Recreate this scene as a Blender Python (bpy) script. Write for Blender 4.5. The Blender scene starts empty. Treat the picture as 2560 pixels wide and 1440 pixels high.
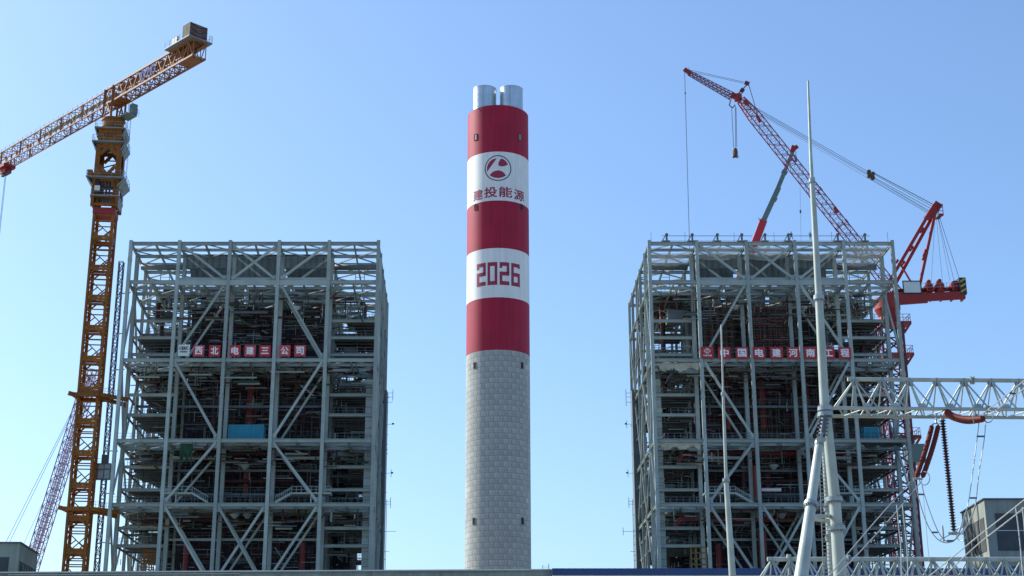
import bpy, bmesh, math, random
from mathutils import Vector, Matrix
R = math.radians
sc = bpy.context.scene
COL = sc.collection
# ------------------------------------------------------------ camera, sky, sun
F = 3550.0; TH = R(16.9); S_, C_ = math.sin(TH), math.cos(TH); CX, CY = 1245.0, 720.0; CZ = 1.7
cam = bpy.data.cameras.new('camera'); camo = bpy.data.objects.new('camera', cam); COL.objects.link(camo)
camo.location = (0, 0, CZ); camo.rotation_euler = (math.pi/2 + TH, 0, 0)
cam.sensor_width = 36; cam.lens = F/2560*36; cam.shift_x = (1280-CX)/2560
cam.clip_start = 0.5; cam.clip_end = 20000
sc.camera = camo
SUN_EL, SUN_AZ = 36.0, -61.0        # azimuth measured from +Y towards +X
world = bpy.data.worlds.new('World'); sc.world = world; world.use_nodes = True
wn = world.node_tree.nodes; wl = world.node_tree.links
for n in list(wn): wn.remove(n)
wo = wn.new('ShaderNodeOutputWorld'); bg = wn.new('ShaderNodeBackground'); sky = wn.new('ShaderNodeTexSky')
sky.sky_type = 'NISHITA'; sky.sun_disc = False; sky.sun_elevation = R(SUN_EL); sky.sun_rotation = R(SUN_AZ)
sky.air_density = 1.0; sky.dust_density = 1.5; sky.ozone_density = 2.5; sky.altitude = 50
hs = wn.new('ShaderNodeMix'); hs.data_type = 'RGBA'; hs.blend_type = 'MULTIPLY'; hs.inputs[0].default_value = 1.0; hs.inputs[7].default_value = (1.03, 1.30, 1.60, 1)   # camera white balance
gm = wn.new('ShaderNodeGamma'); gm.inputs[1].default_value = 0.82; wl.new(sky.outputs[0], gm.inputs[0]); wl.new(gm.outputs[0], hs.inputs[6]); wl.new(hs.outputs[2], bg.inputs[0]); bg.inputs[1].default_value = 0.15
wl.new(bg.outputs[0], wo.inputs[0])
sun = bpy.data.lights.new('sun', 'SUN'); sun.energy = 5.0; sun.angle = R(0.53); sun.color = (1, 0.95, 0.86)
suno = bpy.data.objects.new('sun', sun); COL.objects.link(suno)
sd = Vector((math.sin(R(SUN_AZ))*math.cos(R(SUN_EL)), math.cos(R(SUN_AZ))*math.cos(R(SUN_EL)), math.sin(R(SUN_EL))))
suno.rotation_euler = sd.to_track_quat('Z', 'Y').to_euler(); suno.location = (0, 0, 300)
sc.view_settings.view_transform = 'Standard'; sc.view_settings.look = 'None'
sc.view_settings.exposure = 0.28; sc.view_settings.gamma = 1.0; sc.view_settings.use_curve_mapping = False

# ------------------------------------------------------------ helpers
def P(u, v, Y):
    """point at distance Y seen at photograph pixel (u, v)"""
    cx = (u-CX)/F; cy = (CY-v)/F
    t = Y/(C_-cy*S_)
    return Vector((t*cx, Y, CZ+t*(S_+cy*C_)))
def ZV(v, Y): return P(CX, v, Y).z
def XU(u, v, Y): return P(u, v, Y).x
rng = random.Random(7)

def origin(o):
    v = Vector((0, 0, 0))
    while o is not None:
        v += o.location; o = o.parent
    return v
def props(o, label=None, cat=None, group=None, kind=None):
    if label: o['label'] = label
    if cat: o['category'] = cat
    if group: o['group'] = group
    if kind: o['kind'] = kind
    return o
def thing(name, label, cat, loc=(0, 0, 0), group=None):
    o = bpy.data.objects.new(name, None); COL.objects.link(o); o.location = loc; o.empty_display_size = 0.5
    return props(o, label, cat, group)
class MB:
    def __init__(s): s.v = []; s.f = []; s.smooth = []
    def box(s, c, d, rz=0.0):
        cx, cy, cz = c; a, b, h = d[0]/2, d[1]/2, d[2]/2; n = len(s.v); co, si = math.cos(rz), math.sin(rz)
        for sx, sy, sz in ((-1,-1,-1),(1,-1,-1),(1,1,-1),(-1,1,-1),(-1,-1,1),(1,-1,1),(1,1,1),(-1,1,1)):
            x, y = sx*a, sy*b
            s.v.append((cx+x*co-y*si, cy+x*si+y*co, cz+sz*h))
        s.f += [tuple(n+i for i in q) for q in ((0,3,2,1),(4,5,6,7),(0,1,5,4),(1,2,6,5),(2,3,7,6),(3,0,4,7))]
        return s
    def bar(s, p, q, w, h=None, up=(0, 0, 1)):
        """rectangular bar; w across, h along up"""
        p = Vector(p); q = Vector(q); h = h or w; d = q-p
        if d.length < 1e-6: return s
        d.normalize(); up = Vector(up)
        if abs(d.dot(up)) > 0.98: up = Vector((0, 1, 0))
        x = d.cross(up).normalized(); z = x.cross(d).normalized(); n = len(s.v)
        for c in (p, q):
            for a, b in ((-1,-1),(1,-1),(1,1),(-1,1)): s.v.append(tuple(c+x*(a*w/2)+z*(b*h/2)))
        s.f += [tuple(n+i for i in t) for t in ((0,1,2,3),(7,6,5,4),(0,4,5,1),(1,5,6,2),(2,6,7,3),(3,7,4,0))]
        return s
    def ibeam(s, p, q, w, h, up=(0, 0, 1), t=0.06):
        """H section: flanges top and bottom along up"""
        p = Vector(p); q = Vector(q); d = (q-p).normalized(); up = Vector(up)
        if abs(d.dot(up)) > 0.98: up = Vector((0, 1, 0))
        x = d.cross(up).normalized(); z = x.cross(d).normalized(); o = z*(h/2-t/2)
        s.bar(p+o, q+o, w, t, z); s.bar(p-o, q-o, w, t, z); s.bar(p, q, t, h-2*t-0.004, z)
        return s
    def tube(s, p, q, r, n=8, r2=None, caps=True):
        p = Vector(p); q = Vector(q); r2 = r if r2 is None else r2; d = q-p
        if d.length < 1e-6: return s
        d.normalize(); up = Vector((0, 0, 1)) if abs(d.z) < 0.95 else Vector((0, 1, 0))
        x = d.cross(up).normalized(); z = x.cross(d).normalized(); b = len(s.v)
        for c, rr in ((p, r), (q, r2)):
            for i in range(n):
                a = 2*math.pi*i/n; s.v.append(tuple(c+x*(rr*math.cos(a))+z*(rr*math.sin(a))))
        for i in range(n):
            j = (i+1) % n; s.f.append((b+i, b+n+i, b+n+j, b+j))
        if caps: s.f.append(tuple(b+i for i in range(n))); s.f.append(tuple(b+n+i for i in reversed(range(n))))
        return s
    def path(s, pts, r, n=6):
        for a, b in zip(pts, pts[1:]): s.tube(a, b, r, n)
        return s
    def lathe(s, c, prof, n=48, axis='z', caps=False):
        """profile of (radius, z) turned round c"""
        b = len(s.v); c = Vector(c)
        for r, z in prof:
            for i in range(n):
                a = 2*math.pi*i/n
                s.v.append((c.x+r*math.sin(a), c.y-r*math.cos(a), c.z+z))
        for k in range(len(prof)-1):
            for i in range(n):
                j = (i+1) % n; s.f.append((b+k*n+i, b+k*n+j, b+(k+1)*n+j, b+(k+1)*n+i))
        if caps:
            s.f.append(tuple(b+i for i in reversed(range(n)))); k = len(prof)-1; s.f.append(tuple(b+k*n+i for i in range(n)))
        return s
    def torus(s, c, nrm, R_, r, n=20, m=6, sx=1.0):
        c = Vector(c); nrm = Vector(nrm).normalized(); up = Vector((0,0,1)) if abs(nrm.z) < .9 else Vector((1,0,0))
        x = nrm.cross(up).normalized(); z = x.cross(nrm)
        pts = [c+x*(R_*sx*math.cos(2*math.pi*i/n))+z*(R_*math.sin(2*math.pi*i/n)) for i in range(n+1)]
        return s.path(pts, r, m)
    def data(s, name, org=Vector((0,0,0))):
        me = bpy.data.meshes.new(name)
        me.from_pydata([(a-org.x, b-org.y, c-org.z) for a, b, c in s.v], [], s.f); me.update()
        return me
    def build(s, name, mat, parent=None, smooth=False, kind=None, label=None):
        org = origin(parent)
        me = s.data(name, org)
        if mat: me.materials.append(mat)
        if smooth: me.shade_smooth(); 
        o = bpy.data.objects.new(name, me); COL.objects.link(o); o.parent = parent
        if kind: o['kind'] = kind
        if label: o['label'] = label
        return o
def autosmooth(o, ang=40):
    me = o.data; me.shade_smooth()
    try: me.set_sharp_from_angle(angle=R(ang))
    except Exception: pass
    return o

def mat(name, col, rough=0.6, metal=0.0, var=0.15, scale=0.4, bump=0.0, streak=0.0, rust=None, rust_amt=0.0, spec=0.5):
    m = bpy.data.materials.new(name); m.use_nodes = True; nt = m.node_tree; N = nt.nodes; L = nt.links
    b = N['Principled BSDF']; b.inputs['Roughness'].default_value = rough; b.inputs['Metallic'].default_value = metal
    b.inputs['Specular IOR Level'].default_value = spec
    tc = N.new('ShaderNodeTexCoord'); no = N.new('ShaderNodeTexNoise'); no.inputs['Scale'].default_value = scale
    no.inputs['Detail'].default_value = 6; L.new(tc.outputs['Object'], no.inputs['Vector'])
    mr = N.new('ShaderNodeMapRange'); mr.inputs[1].default_value = 0.3; mr.inputs[2].default_value = 0.7
    mr.inputs[3].default_value = 1-var; mr.inputs[4].default_value = 1+var; L.new(no.outputs['Fac'], mr.inputs[0])
    mx = N.new('ShaderNodeMix'); mx.data_type = 'RGBA'; mx.blend_type = 'MULTIPLY'; mx.inputs[0].default_value = 1
    mx.inputs[6].default_value = (*col, 1); L.new(mr.outputs[0], mx.inputs[7]); out = mx.outputs[2]
    if streak:
        mp = N.new('ShaderNodeMapping'); mp.inputs['Scale'].default_value = (1.6, 1.6, 0.05); L.new(tc.outputs['Object'], mp.inputs[0])
        n2 = N.new('ShaderNodeTexNoise'); n2.inputs['Scale'].default_value = 1.0; n2.inputs['Detail'].default_value = 4; L.new(mp.outputs[0], n2.inputs['Vector'])
        m2 = N.new('ShaderNodeMapRange'); m2.inputs[1].default_value = .35; m2.inputs[2].default_value = .7; m2.inputs[3].default_value = 1; m2.inputs[4].default_value = 1-streak
        L.new(n2.outputs['Fac'], m2.inputs[0])
        x2 = N.new('ShaderNodeMix'); x2.data_type = 'RGBA'; x2.blend_type = 'MULTIPLY'; x2.inputs[0].default_value = 1
        L.new(out, x2.inputs[6]); L.new(m2.outputs[0], x2.inputs[7]); out = x2.outputs[2]
    if rust:
        n3 = N.new('ShaderNodeTexNoise'); n3.inputs['Scale'].default_value = scale*4; n3.inputs['Detail'].default_value = 8; L.new(tc.outputs['Object'], n3.inputs['Vector'])
        m3 = N.new('ShaderNodeMapRange'); m3.inputs[1].default_value = .55; m3.inputs[2].default_value = .7; m3.inputs[4].default_value = rust_amt; L.new(n3.outputs['Fac'], m3.inputs[0])
        x3 = N.new('ShaderNodeMix'); x3.data_type = 'RGBA'; L.new(m3.outputs[0], x3.inputs[0]); L.new(out, x3.inputs[6]); x3.inputs[7].default_value = (*rust, 1); out = x3.outputs[2]
    L.new(out, b.inputs['Base Color'])
    if bump:
        bp = N.new('ShaderNodeBump'); bp.inputs['Strength'].default_value = bump; bp.inputs['Distance'].default_value = 0.05
        n4 = N.new('ShaderNodeTexNoise'); n4.inputs['Scale'].default_value = scale*8; n4.inputs['Detail'].default_value = 6; L.new(tc.outputs['Object'], n4.inputs['Vector'])
        L.new(n4.outputs['Fac'], bp.inputs['Height']); L.new(bp.outputs[0], b.inputs['Normal'])
    return m
M = dict(
 steel = mat('grey_green_paint', (0.31, 0.365, 0.33), 0.5, 0, .14, .35, rust=(.16,.12,.09), rust_amt=.3),
 steel2 = mat('darker_steel', (0.12, 0.155, 0.17), 0.6, 0, .2, .5, rust=(.12,.09,.07), rust_amt=.5),  # frame paint made darker; the shade on inner members is in this colour
 girder = mat('girder_paint', (0.14, 0.175, 0.175), 0.55, 0, .12, .2, streak=.25),
 deck = mat('deck_grating', (0.045, 0.053, 0.052), 0.7, 0, .3, .4),
 dark = mat('furnace_casing', (0.013, 0.020, 0.038), 0.8, 0, .4, .25),  # bluish tint stands in for haze over the deep interior
 darkred = mat('oxide_tubes', (0.055, 0.017, 0.020), 0.65, 0, .3, .5),
 red = mat('red_primer', (0.20, 0.024, 0.02), 0.55, 0, .2, .5),
 brown = mat('scaffold_tube', (0.10, 0.06, 0.035), 0.6, 0.2, .3, .5),
 green = mat('green_net', (0.02, 0.07, 0.036), 0.8, 0, .3, .8),
 galv = mat('galvanised', (0.37, 0.42, 0.37), 0.48, 0.15, .16, 1.2, streak=.15),
 galvf = mat('galvanised_fittings', (0.30, 0.34, 0.34), 0.45, 0.5, .2, 2),
 stain = mat('stainless_flue', (0.55, 0.60, 0.62), 0.36, 0.75, .10, .3, streak=.15),
 orange = mat('orange_paint', (0.29, 0.10, 0.009), 0.6, 0, .2, .6, rust=(.10,.035,.015), rust_amt=.7, streak=.3, spec=.3),
 orange2 = mat('jib_orange', (0.29, 0.105, 0.028), 0.6, 0, .2, .6, rust=(.14,.05,.03), rust_amt=.4),
 crred = mat('crane_red', (0.29, 0.016, 0.012), 0.6, 0, .15, .6, rust=(.12,.03,.02), rust_amt=.3),
 magenta = mat('boom_red_violet', (0.12, 0.022, 0.045), 0.65, 0, .2, .6),
 teal = mat('boom_grey_green', (0.13, 0.19, 0.17), 0.4, 0, .1, .6),
 plat = mat('platform_grey', (0.22, 0.25, 0.24), 0.6, 0, .2, .8),
 cable = mat('wire_rope', (0.10, 0.11, 0.12), 0.5, 0.4, .1, 2),
 cond = mat('aluminium_conductor', (0.36, 0.38, 0.37), 0.5, 0.3, .1, 2),
 insred = mat('red_brown_silicone', (0.12, 0.016, 0.008), 0.6, 0, .12, 3, spec=.25),
 insdark = mat('dark_silicone', (0.035, 0.010, 0.014), 0.4, 0, .12, 3),
 chred = mat('chimney_red', (0.38, 0.010, 0.040), 0.6, 0, .10, .12, streak=.25, spec=.3),
 chwhite = mat('chimney_white', (0.74, 0.77, 0.74), 0.55, 0, .06, .12, streak=.14),
 chtext = mat('lettering_red', (0.30, 0.012, 0.05), 0.5, 0, .05, 1),
 navy = mat('lettering_navy', (0.035, 0.012, 0.05), 0.5, 0, .05, 1),
 joint = mat('concrete_joint', (0.08, 0.08, 0.075), 0.9, 0, .2, .5),
 black = mat('dark_void', (0.012, 0.013, 0.014), 0.8, 0, .1, 1),
 board_red = mat('board_red', (0.42, 0.014, 0.02), 0.5, 0, .1, .5),
 board_pink = mat('board_faded_red', (0.50, 0.045, 0.06), 0.5, 0, .1, .5),
 board_white = mat('board_white', (0.62, 0.68, 0.64), 0.5, 0, .08, .5),
 white = mat('white_lettering', (0.80, 0.78, 0.78), 0.5, 0, .05, 1),
 blue = mat('container_blue', (0.012, 0.25, 0.36), 0.5, 0, .1, .4, streak=.2),
 roofblue = mat('roof_blue', (0.012, 0.05, 0.17), 0.45, 0, .12, .3),
 letblue = mat('letter_blue', (0.012, 0.10, 0.36), 0.8, 0, .1, 1),
 wall = mat('grey_render', (0.29, 0.32, 0.27), 0.85, 0, .16, .22, bump=.2, streak=.25),
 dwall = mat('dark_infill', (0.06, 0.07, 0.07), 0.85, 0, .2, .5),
 parapet = mat('weathered_parapet', (0.24, 0.29, 0.26), 0.8, 0, .22, .35, bump=.2, streak=.2),
 trim = mat('pale_trim', (0.55, 0.58, 0.56), 0.6, 0, .1, .5),
 yellow = mat('hazard_yellow', (0.55, 0.38, 0.03), 0.5, 0, .1, 1),
 hazblack = mat('hazard_black', (0.02, 0.02, 0.02), 0.5, 0, .1, 1),
 vest = mat('work_clothes_navy', (0.03, 0.04, 0.07), 0.8, 0, .2, 3),
 vest2 = mat('work_clothes_green', (0.10, 0.16, 0.12), 0.8, 0, .2, 3),
 skin = mat('skin', (0.35, 0.19, 0.13), 0.6, 0, .05, 3),
 helmet = mat('hard_hat', (0.30, 0.32, 0.30), 0.4, 0, .05, 3),
 cwt = mat('stained_concrete', (0.17, 0.15, 0.10), 0.85, 0, .35, 1.2, streak=.4),
 cageyellow = mat('dull_yellow', (0.20, 0.12, 0.015), 0.6, 0, .3, 1),
 tarp = mat('plastic_sheet', (0.50, 0.50, 0.40), 0.5, 0, .2, .6),
 ground = mat('bare_ground', (0.28, 0.25, 0.21), 0.95, 0, .2, .02, bump=.3),
)
def concrete_mat():
    m = mat('formwork_concrete', (0.42, 0.44, 0.41), 0.85, 0, .20, .16, bump=.3, streak=.38, rust=(.20,.20,.17), rust_amt=.5)
    N = m.node_tree.nodes; L = m.node_tree.links; b = N['Principled BSDF']
    src = b.inputs['Base Color'].links[0].from_socket
    oi = N.new('ShaderNodeObjectInfo'); mr = N.new('ShaderNodeMapRange'); mr.inputs[3].default_value = .93; mr.inputs[4].default_value = 1.06
    L.new(oi.outputs['Random'], mr.inputs[0])
    x = N.new('ShaderNodeMix'); x.data_type = 'RGBA'; x.blend_type = 'MULTIPLY'; x.inputs[0].default_value = 1
    L.new(src, x.inputs[6]); L.new(mr.outputs[0], x.inputs[7]); L.new(x.outputs[2], b.inputs['Base Color'])
    return m
def vary(m, lo, hi):
    N = m.node_tree.nodes; L = m.node_tree.links; b = N['Principled BSDF']; src = b.inputs['Base Color'].links[0].from_socket
    oi = N.new('ShaderNodeObjectInfo'); mr = N.new('ShaderNodeMapRange'); mr.inputs[3].default_value = lo; mr.inputs[4].default_value = hi
    L.new(oi.outputs['Random'], mr.inputs[0]); x = N.new('ShaderNodeMix'); x.data_type = 'RGBA'; x.blend_type = 'MULTIPLY'; x.inputs[0].default_value = 1
    L.new(src, x.inputs[6]); L.new(mr.outputs[0], x.inputs[7]); L.new(x.outputs[2], b.inputs['Base Color'])
vary(M['steel'], .80, 1.15); vary(M['deck'], .6, 1.3); vary(M['girder'], .8, 1.2); vary(M['orange'], .85, 1.12); vary(M['galv'], .9, 1.08)
M['conc'] = concrete_mat(); M['violet'] = mat('boom_violet', (0.17, 0.045, 0.10), 0.6, 0, .15, .6); M['scarlet'] = mat('boom_scarlet', (0.55, 0.025, 0.04), 0.5, 0, .1, .6); M['lilac'] = mat('lattice_lilac', (0.34, 0.20, 0.28), 0.5, 0, .15, .6)
def net_mat():
    m = mat('safety_net', (0.75, 0.78, 0.76), 0.8, 0, .1, 1)
    N = m.node_tree.nodes; L = m.node_tree.links; b = N['Principled BSDF']; b.inputs['Alpha'].default_value = 0.45
    return m
M['net'] = net_mat()

def lattice(mb, p0, p1, w, h, n, rc, rw, up=(0, 0, 1), w2=None, h2=None, xb=False, round_=False, tri=False):
    """four chord lattice from p0 to p1, w across and h along up, tapering to w2, h2"""
    p0 = Vector(p0); p1 = Vector(p1); d = (p1-p0).normalized(); up = Vector(up)
    x = d.cross(up).normalized(); z = x.cross(d).normalized(); w2 = w if w2 is None else w2; h2 = h if h2 is None else h2
    cs = [(-1,-1),(1,-1),(1,1),(-1,1)]
    if tri: cs = [(-1,-1),(1,-1),(0,1)]
    def node(i, k):
        t = i/n; c = p0.lerp(p1, t); return c+x*(cs[k][0]*(w+(w2-w)*t)/2)+z*(cs[k][1]*(h+(h2-h)*t)/2)
    m = len(cs)
    def mem(a, b, r):
        if round_: mb.tube(a, b, r/2, 5)
        else: mb.bar(a, b, r, r, z)
    for k in range(m): mem(node(0, k), node(n, k), rc)
    for i in range(n):
        for k in range(m):
            l = (k+1) % m
            mem(node(i, k), node(i, l), rw)
            if (i+k) % 2 or xb: mem(node(i, k), node(i+1, l), rw)
            if not (i+k) % 2 or xb: mem(node(i, l), node(i+1, k), rw)
    for k in range(m): mem(node(n, k), node(n, (k+1) % m), rw)
    return node
def railing(mb, pts, h=1.1, step=1.6, r=0.05):
    for a, b in zip(pts, pts[1:]):
        a = Vector(a); b = Vector(b); n = max(1, int((b-a).length/step)); z = Vector((0,0,h))
        for i in range(n+1):
            c = a.lerp(b, i/n); mb.bar(c, c+z, r)
        mb.bar(a+z, b+z, r); mb.bar(a+z*.5, b+z*.5, r*.8)
    return mb

# ------------------------------------------------------------ lettering
def text_polys(ch, bold=0.0):
    cu = bpy.data.curves.new('glyph', 'FONT'); cu.body = ch; cu.size = 1.0; cu.offset = bold; cu.resolution_u = 4
    o = bpy.data.objects.new('glyph', cu); COL.objects.link(o)
    bpy.context.view_layer.update()
    dg = bpy.context.evaluated_depsgraph_get(); me = bpy.data.meshes.new_from_object(o.evaluated_get(dg))
    vs = [tuple(v.co) for v in me.vertices]; fs = [tuple(p.vertices) for p in me.polygons]
    bpy.data.objects.remove(o); bpy.data.curves.remove(cu); bpy.data.meshes.remove(me)
    return vs, fs
def thicken(vs, fs, d):
    """bolder glyph: the same outline laid five times, a hair apart"""
    V, F_ = [], []
    for k, (dx, dy) in enumerate(((0,0),(d,0),(-d,0),(0,d),(0,-d))):
        b = len(V); V += [(v[0]+dx, v[1]+dy, k) for v in vs]; F_ += [tuple(b+i for i in f) for f in fs]
    return V, F_
def fit(vs, x0, x1, z0, z1):
    ax = min(v[0] for v in vs); bx = max(v[0] for v in vs); ay = min(v[1] for v in vs); by = max(v[1] for v in vs)
    return [(x0+(v[0]-ax)/(bx-ax)*(x1-x0), z0+(v[1]-ay)/(by-ay)*(z1-z0)) for v in vs]
def flat_glyph(name, ch, x0, x1, z0, z1, Y, m, parent, bold=0.03, depth=0.05):
    vs, fs = text_polys(ch); vs, fs = thicken(vs, fs, bold); v2 = fit(vs, x0, x1, z0, z1); lay = [v[2]*.003 for v in vs]; org = origin(parent)
    me = bpy.data.meshes.new(name); n = len(v2)
    bm = bmesh.new()
    bv = [bm.verts.new((a-org.x, Y-org.y-lay[i], b-org.z)) for i, (a, b) in enumerate(v2)]
    for f in fs:
        try: bm.faces.new([bv[i] for i in f])
        except ValueError: pass
    r = bmesh.ops.extrude_face_region(bm, geom=list(bm.faces))
    for e in r['geom']:
        if isinstance(e, bmesh.types.BMVert): e.co.y -= depth
    bmesh.ops.recalc_face_normals(bm, faces=bm.faces)
    bm.to_mesh(me); bm.free(); me.materials.append(m)
    o = bpy.data.objects.new(name, me); COL.objects.link(o); o.parent = parent; return o
def wrap(name, polys_v, polys_f, cx, cy, rad, m, parent, step=0.35, thick=0.03, lay=None):
    """2D shape (arc length, height) wrapped on a cylinder of radius rad around (cx, cy)"""
    org = origin(parent); bm = bmesh.new()
    bv = [bm.verts.new((a, (lay[i] if lay else 0)*.004, b)) for i, (a, b) in enumerate(polys_v)]
    for f in polys_f:
        try: bm.faces.new([bv[i] for i in f])
        except ValueError: pass
    xs = [v[0] for v in polys_v]; x = math.floor(min(xs)/step)*step+step
    while x < max(xs):
        bmesh.ops.bisect_plane(bm, geom=list(bm.verts)+list(bm.edges)+list(bm.faces), plane_co=(x, 0, 0), plane_no=(1, 0, 0)); x += step
    r = bmesh.ops.extrude_face_region(bm, geom=list(bm.faces))
    for e in r['geom']:
        if isinstance(e, bmesh.types.BMVert): e.co.y += 1.0
    for v in bm.verts:
        a = v.co.x/rad; rr = rad+(thick+(v.co.y-1) if v.co.y > .5 else -0.01)
        v.co = Vector((cx+rr*math.sin(a)-org.x, cy-rr*math.cos(a)-org.y, v.co.z-org.z))
    bmesh.ops.recalc_face_normals(bm, faces=bm.faces)
    me = bpy.data.meshes.new(name); bm.to_mesh(me); bm.free(); me.materials.append(m)
    o = bpy.data.objects.new(name, me); COL.objects.link(o); o.parent = parent; return o

# ------------------------------------------------------------ ground
g = MB(); g.f.append((0,1,2,3)); g.v += [(-4000,-1500,0),(4000,-1500,0),(4000,7000,0),(-4000,7000,0)]
props(g.build('ground', M['ground']), kind='structure')
rd = MB(); rd.f.append((0,1,2,3)); rd.v += [(-300,150,.004),(300,150,.004),(300,162,.004),(-300,162,.004)]
props(rd.build('road', mat('asphalt', (.05,.05,.052), .9, 0, .2, .3)), kind='structure')

# ------------------------------------------------------------ chimney
CHY, CHR = 470.0, 10.85; YF = CHY-CHR
def zf(v): return ZV(v, YF)
def arc(u, v):
    s = max(-.98, min(.98, XU(u, v, CHY)/CHR)); return CHR*math.asin(s)
chim = thing('chimney', 'tall round concrete chimney with red and white bands between the two steel boiler frames', 'chimney', (0, CHY, 0))
z_top, z_w1, z_r2, z_w2, z_r3, z_c = zf(262), zf(379), zf(501), zf(620), zf(743), zf(874)
core = MB(); core.lathe((0, CHY, 0), [(CHR-.05, 0), (CHR-.05, z_c)], 96); autosmooth(core.build('shaft', M['joint'], chim))
cap = MB(); cap.lathe((0, CHY, 0), [(CHR+.02, z_top-.02), (CHR-.5, z_top-.02), (CHR-.5, z_top-1.6), (0.1, z_top-1.6)], 96); cap.build('top_slab', M['joint'], chim)
for nm, a, b, m in (('red_band', z_w1, z_top, 'chred'), ('white_band', z_r2, z_w1, 'chwhite'), ('red_band', z_w2, z_r2, 'chred'), ('white_band', z_r3, z_w2, 'chwhite'), ('red_band', z_c, z_r3, 'chred')):
    mb = MB(); prof = []; z = a; k = 0
    prof = [(CHR, a), (CHR, b)]
    mb.lathe((0, CHY, 0), prof, 128); autosmooth(mb.build(nm, M[m], chim), 60)
# cast panels below the paint: recessed joints, half-lapped rows
NP = 22; dth = 2*math.pi/NP; rowh = 1.87
def panel_mesh(th, h, name):
    mb = MB(); k = 4; gap = .038; a0 = -th/2+gap/CHR; a1 = th/2-gap/CHR; pts = []
    for i in range(k+1):
        a = a0+(a1-a0)*i/k
        for r, z in ((CHR-.08, gap), (CHR, gap), (CHR, h-gap), (CHR-.08, h-gap)): mb.v.append((r*math.sin(a), -r*math.cos(a), z))
    for i in range(k):
        b = i*4
        for q in ((0, 4, 5, 1), (1, 5, 6, 2), (2, 6, 7, 3)): mb.f.append(tuple(b+j for j in q))
    mb.f.append((0, 1, 2, 3)); mb.f.append((4*k+3, 4*k+2, 4*k+1, 4*k)); return mb.data(name)
pm = panel_mesh(dth, rowh, 'concrete_panel'); pm.materials.append(M['conc']); pm.shade_smooth()
try: pm.set_sharp_from_angle(angle=R(40))
except Exception: pass
cells = []; row = 0; z = z_c-rowh
while z > -.5:
    for i in range(NP):
        a = (i+(.5 if row % 2 else 0))*dth; a = (a+math.pi) % (2*math.pi)-math.pi
        p = Vector((CHR*math.sin(a), CHY-CHR*math.cos(a), z)); vis = abs(a) < R(80) and z > ZV(1440, YF)-rowh
        cells.append((0 if vis else 1, abs(a), a, z))
    z -= rowh; row += 1
cells.sort(key=lambda c: (c[0], c[1])); rest = MB()
for n, (nv, _, a, z) in enumerate(cells):
    if n < 300:
        o = bpy.data.objects.new('concrete_panel', pm); COL.objects.link(o); o.parent = chim; o.location = (0, 0, z); o.rotation_euler = (0, 0, a)
    else:
        b = len(rest.v); co, si = math.cos(a), math.sin(a)
        rest.v += [(v.co.x*co-v.co.y*si, CHY+v.co.x*si+v.co.y*co, v.co.z+z) for v in pm.vertices]
        rest.f += [tuple(b+i for i in p.vertices) for p in pm.polygons]
autosmooth(rest.build('concrete_panels', M['conc'], chim, kind='stuff'))
# flues
for sx in (-1, 1):
    zt = ZV(214, CHY-4.1); fl = MB(); r = 4.15; x = sx*4.78; prof = []
    z = z_top-1.5
    while z < zt-.3: prof += [(r, z), (r, z+2.1), (r+.035, z+2.12), (r+.035, z+2.2), (r, z+2.22)]; z += 2.25
    prof = [(a, min(b, zt)) for a, b in prof]; prof += [(r, zt), (r+.08, zt), (r+.08, zt+.25), (r-.12, zt+.25), (r-.12, z_top)]
    fl.lathe((x, CHY, 0), prof, 64); fo = autosmooth(fl.build('flue', M['stain'], chim))
    sm = MB()
    for k in range(26): sm.box((x-.55, CHY-r-.03, z_top+.3+k*(zt-z_top)/26), (.16, .1, .28))
    sm.build('seam_clips', M['galvf'], fo, kind='stuff')
# openings
for (u, v, pale) in ((1190,343,1),(1299,343,1),(1190,518,0),(1303,518,0),(1188,914,0),(1304,914,0),(1186,1303,0),(1305,1303,0)):
    a = arc(u, v)/CHR; z = ZV(v, CHY-CHR*math.cos(a)); h = 2.1 if pale else 1.9; w = 1.1 if pale else .85
    p = Vector((CHR*math.sin(a), CHY-CHR*math.cos(a), z)); wmb = MB()
    for sx in (-1, 1):
        q = p+Vector((math.cos(a), math.sin(a), 0))*sx*(w/2+.07); wmb.box(q, (.14, .34, h+.3), a)
    for sz in (-1, 1): wmb.box(p+Vector((0,0,sz*(h/2+.07))), (w, .34, .15), a)
    wo_ = wmb.build('opening', M['joint'], chim)
    vo = MB(); vo.box(p, (w, .12, h), a); vo.build('pane', M['plat'] if pale else M['black'], wo_)  # black plates paint in the shade of a recess; pale ones are plain
# emblem and lettering
Zs = [ZV(420, YF)]; pxm = (ZV(388, YF)-ZV(452, YF))/64
zc = ZV(420, YF); RR = (ZV(388, YF)-ZV(452, YF))/2; sc_ = RR/128
ringv = []; ringf = []; n = 64
for i in range(n):
    a = 2*math.pi*i/n; ringv += [(RR*math.cos(a), zc+RR*math.sin(a)), (RR*.93*math.cos(a), zc+RR*.93*math.sin(a))]
for i in range(n): j = (i+1) % n; ringf.append((2*i, 2*j, 2*j+1, 2*i+1))
wrap('emblem_ring', ringv, ringf, 0, CHY, CHR+.02, M['navy'], chim)
for shp in ([(345,925),(344,880),(355,850),(372,824),(398,805),(440,795),(400,850),(370,892)],
            [(480,797),(505,806),(525,822),(545,852),(520,868),(490,877),(462,872),(453,862),(455,840),(465,818)],
            [(370,960),(395,935),(420,922),(450,917),(482,922),(505,938),(525,965),(500,981),(475,990),(450,993),(415,988),(390,976)]):
    pv = [((x-450)*sc_, zc-(y-893)*sc_) for x, y in shp]
    wrap('emblem_leaf', pv, [tuple(reversed(range(len(pv))))], 0, CHY, CHR+.02, M['chtext'], chim)
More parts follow.
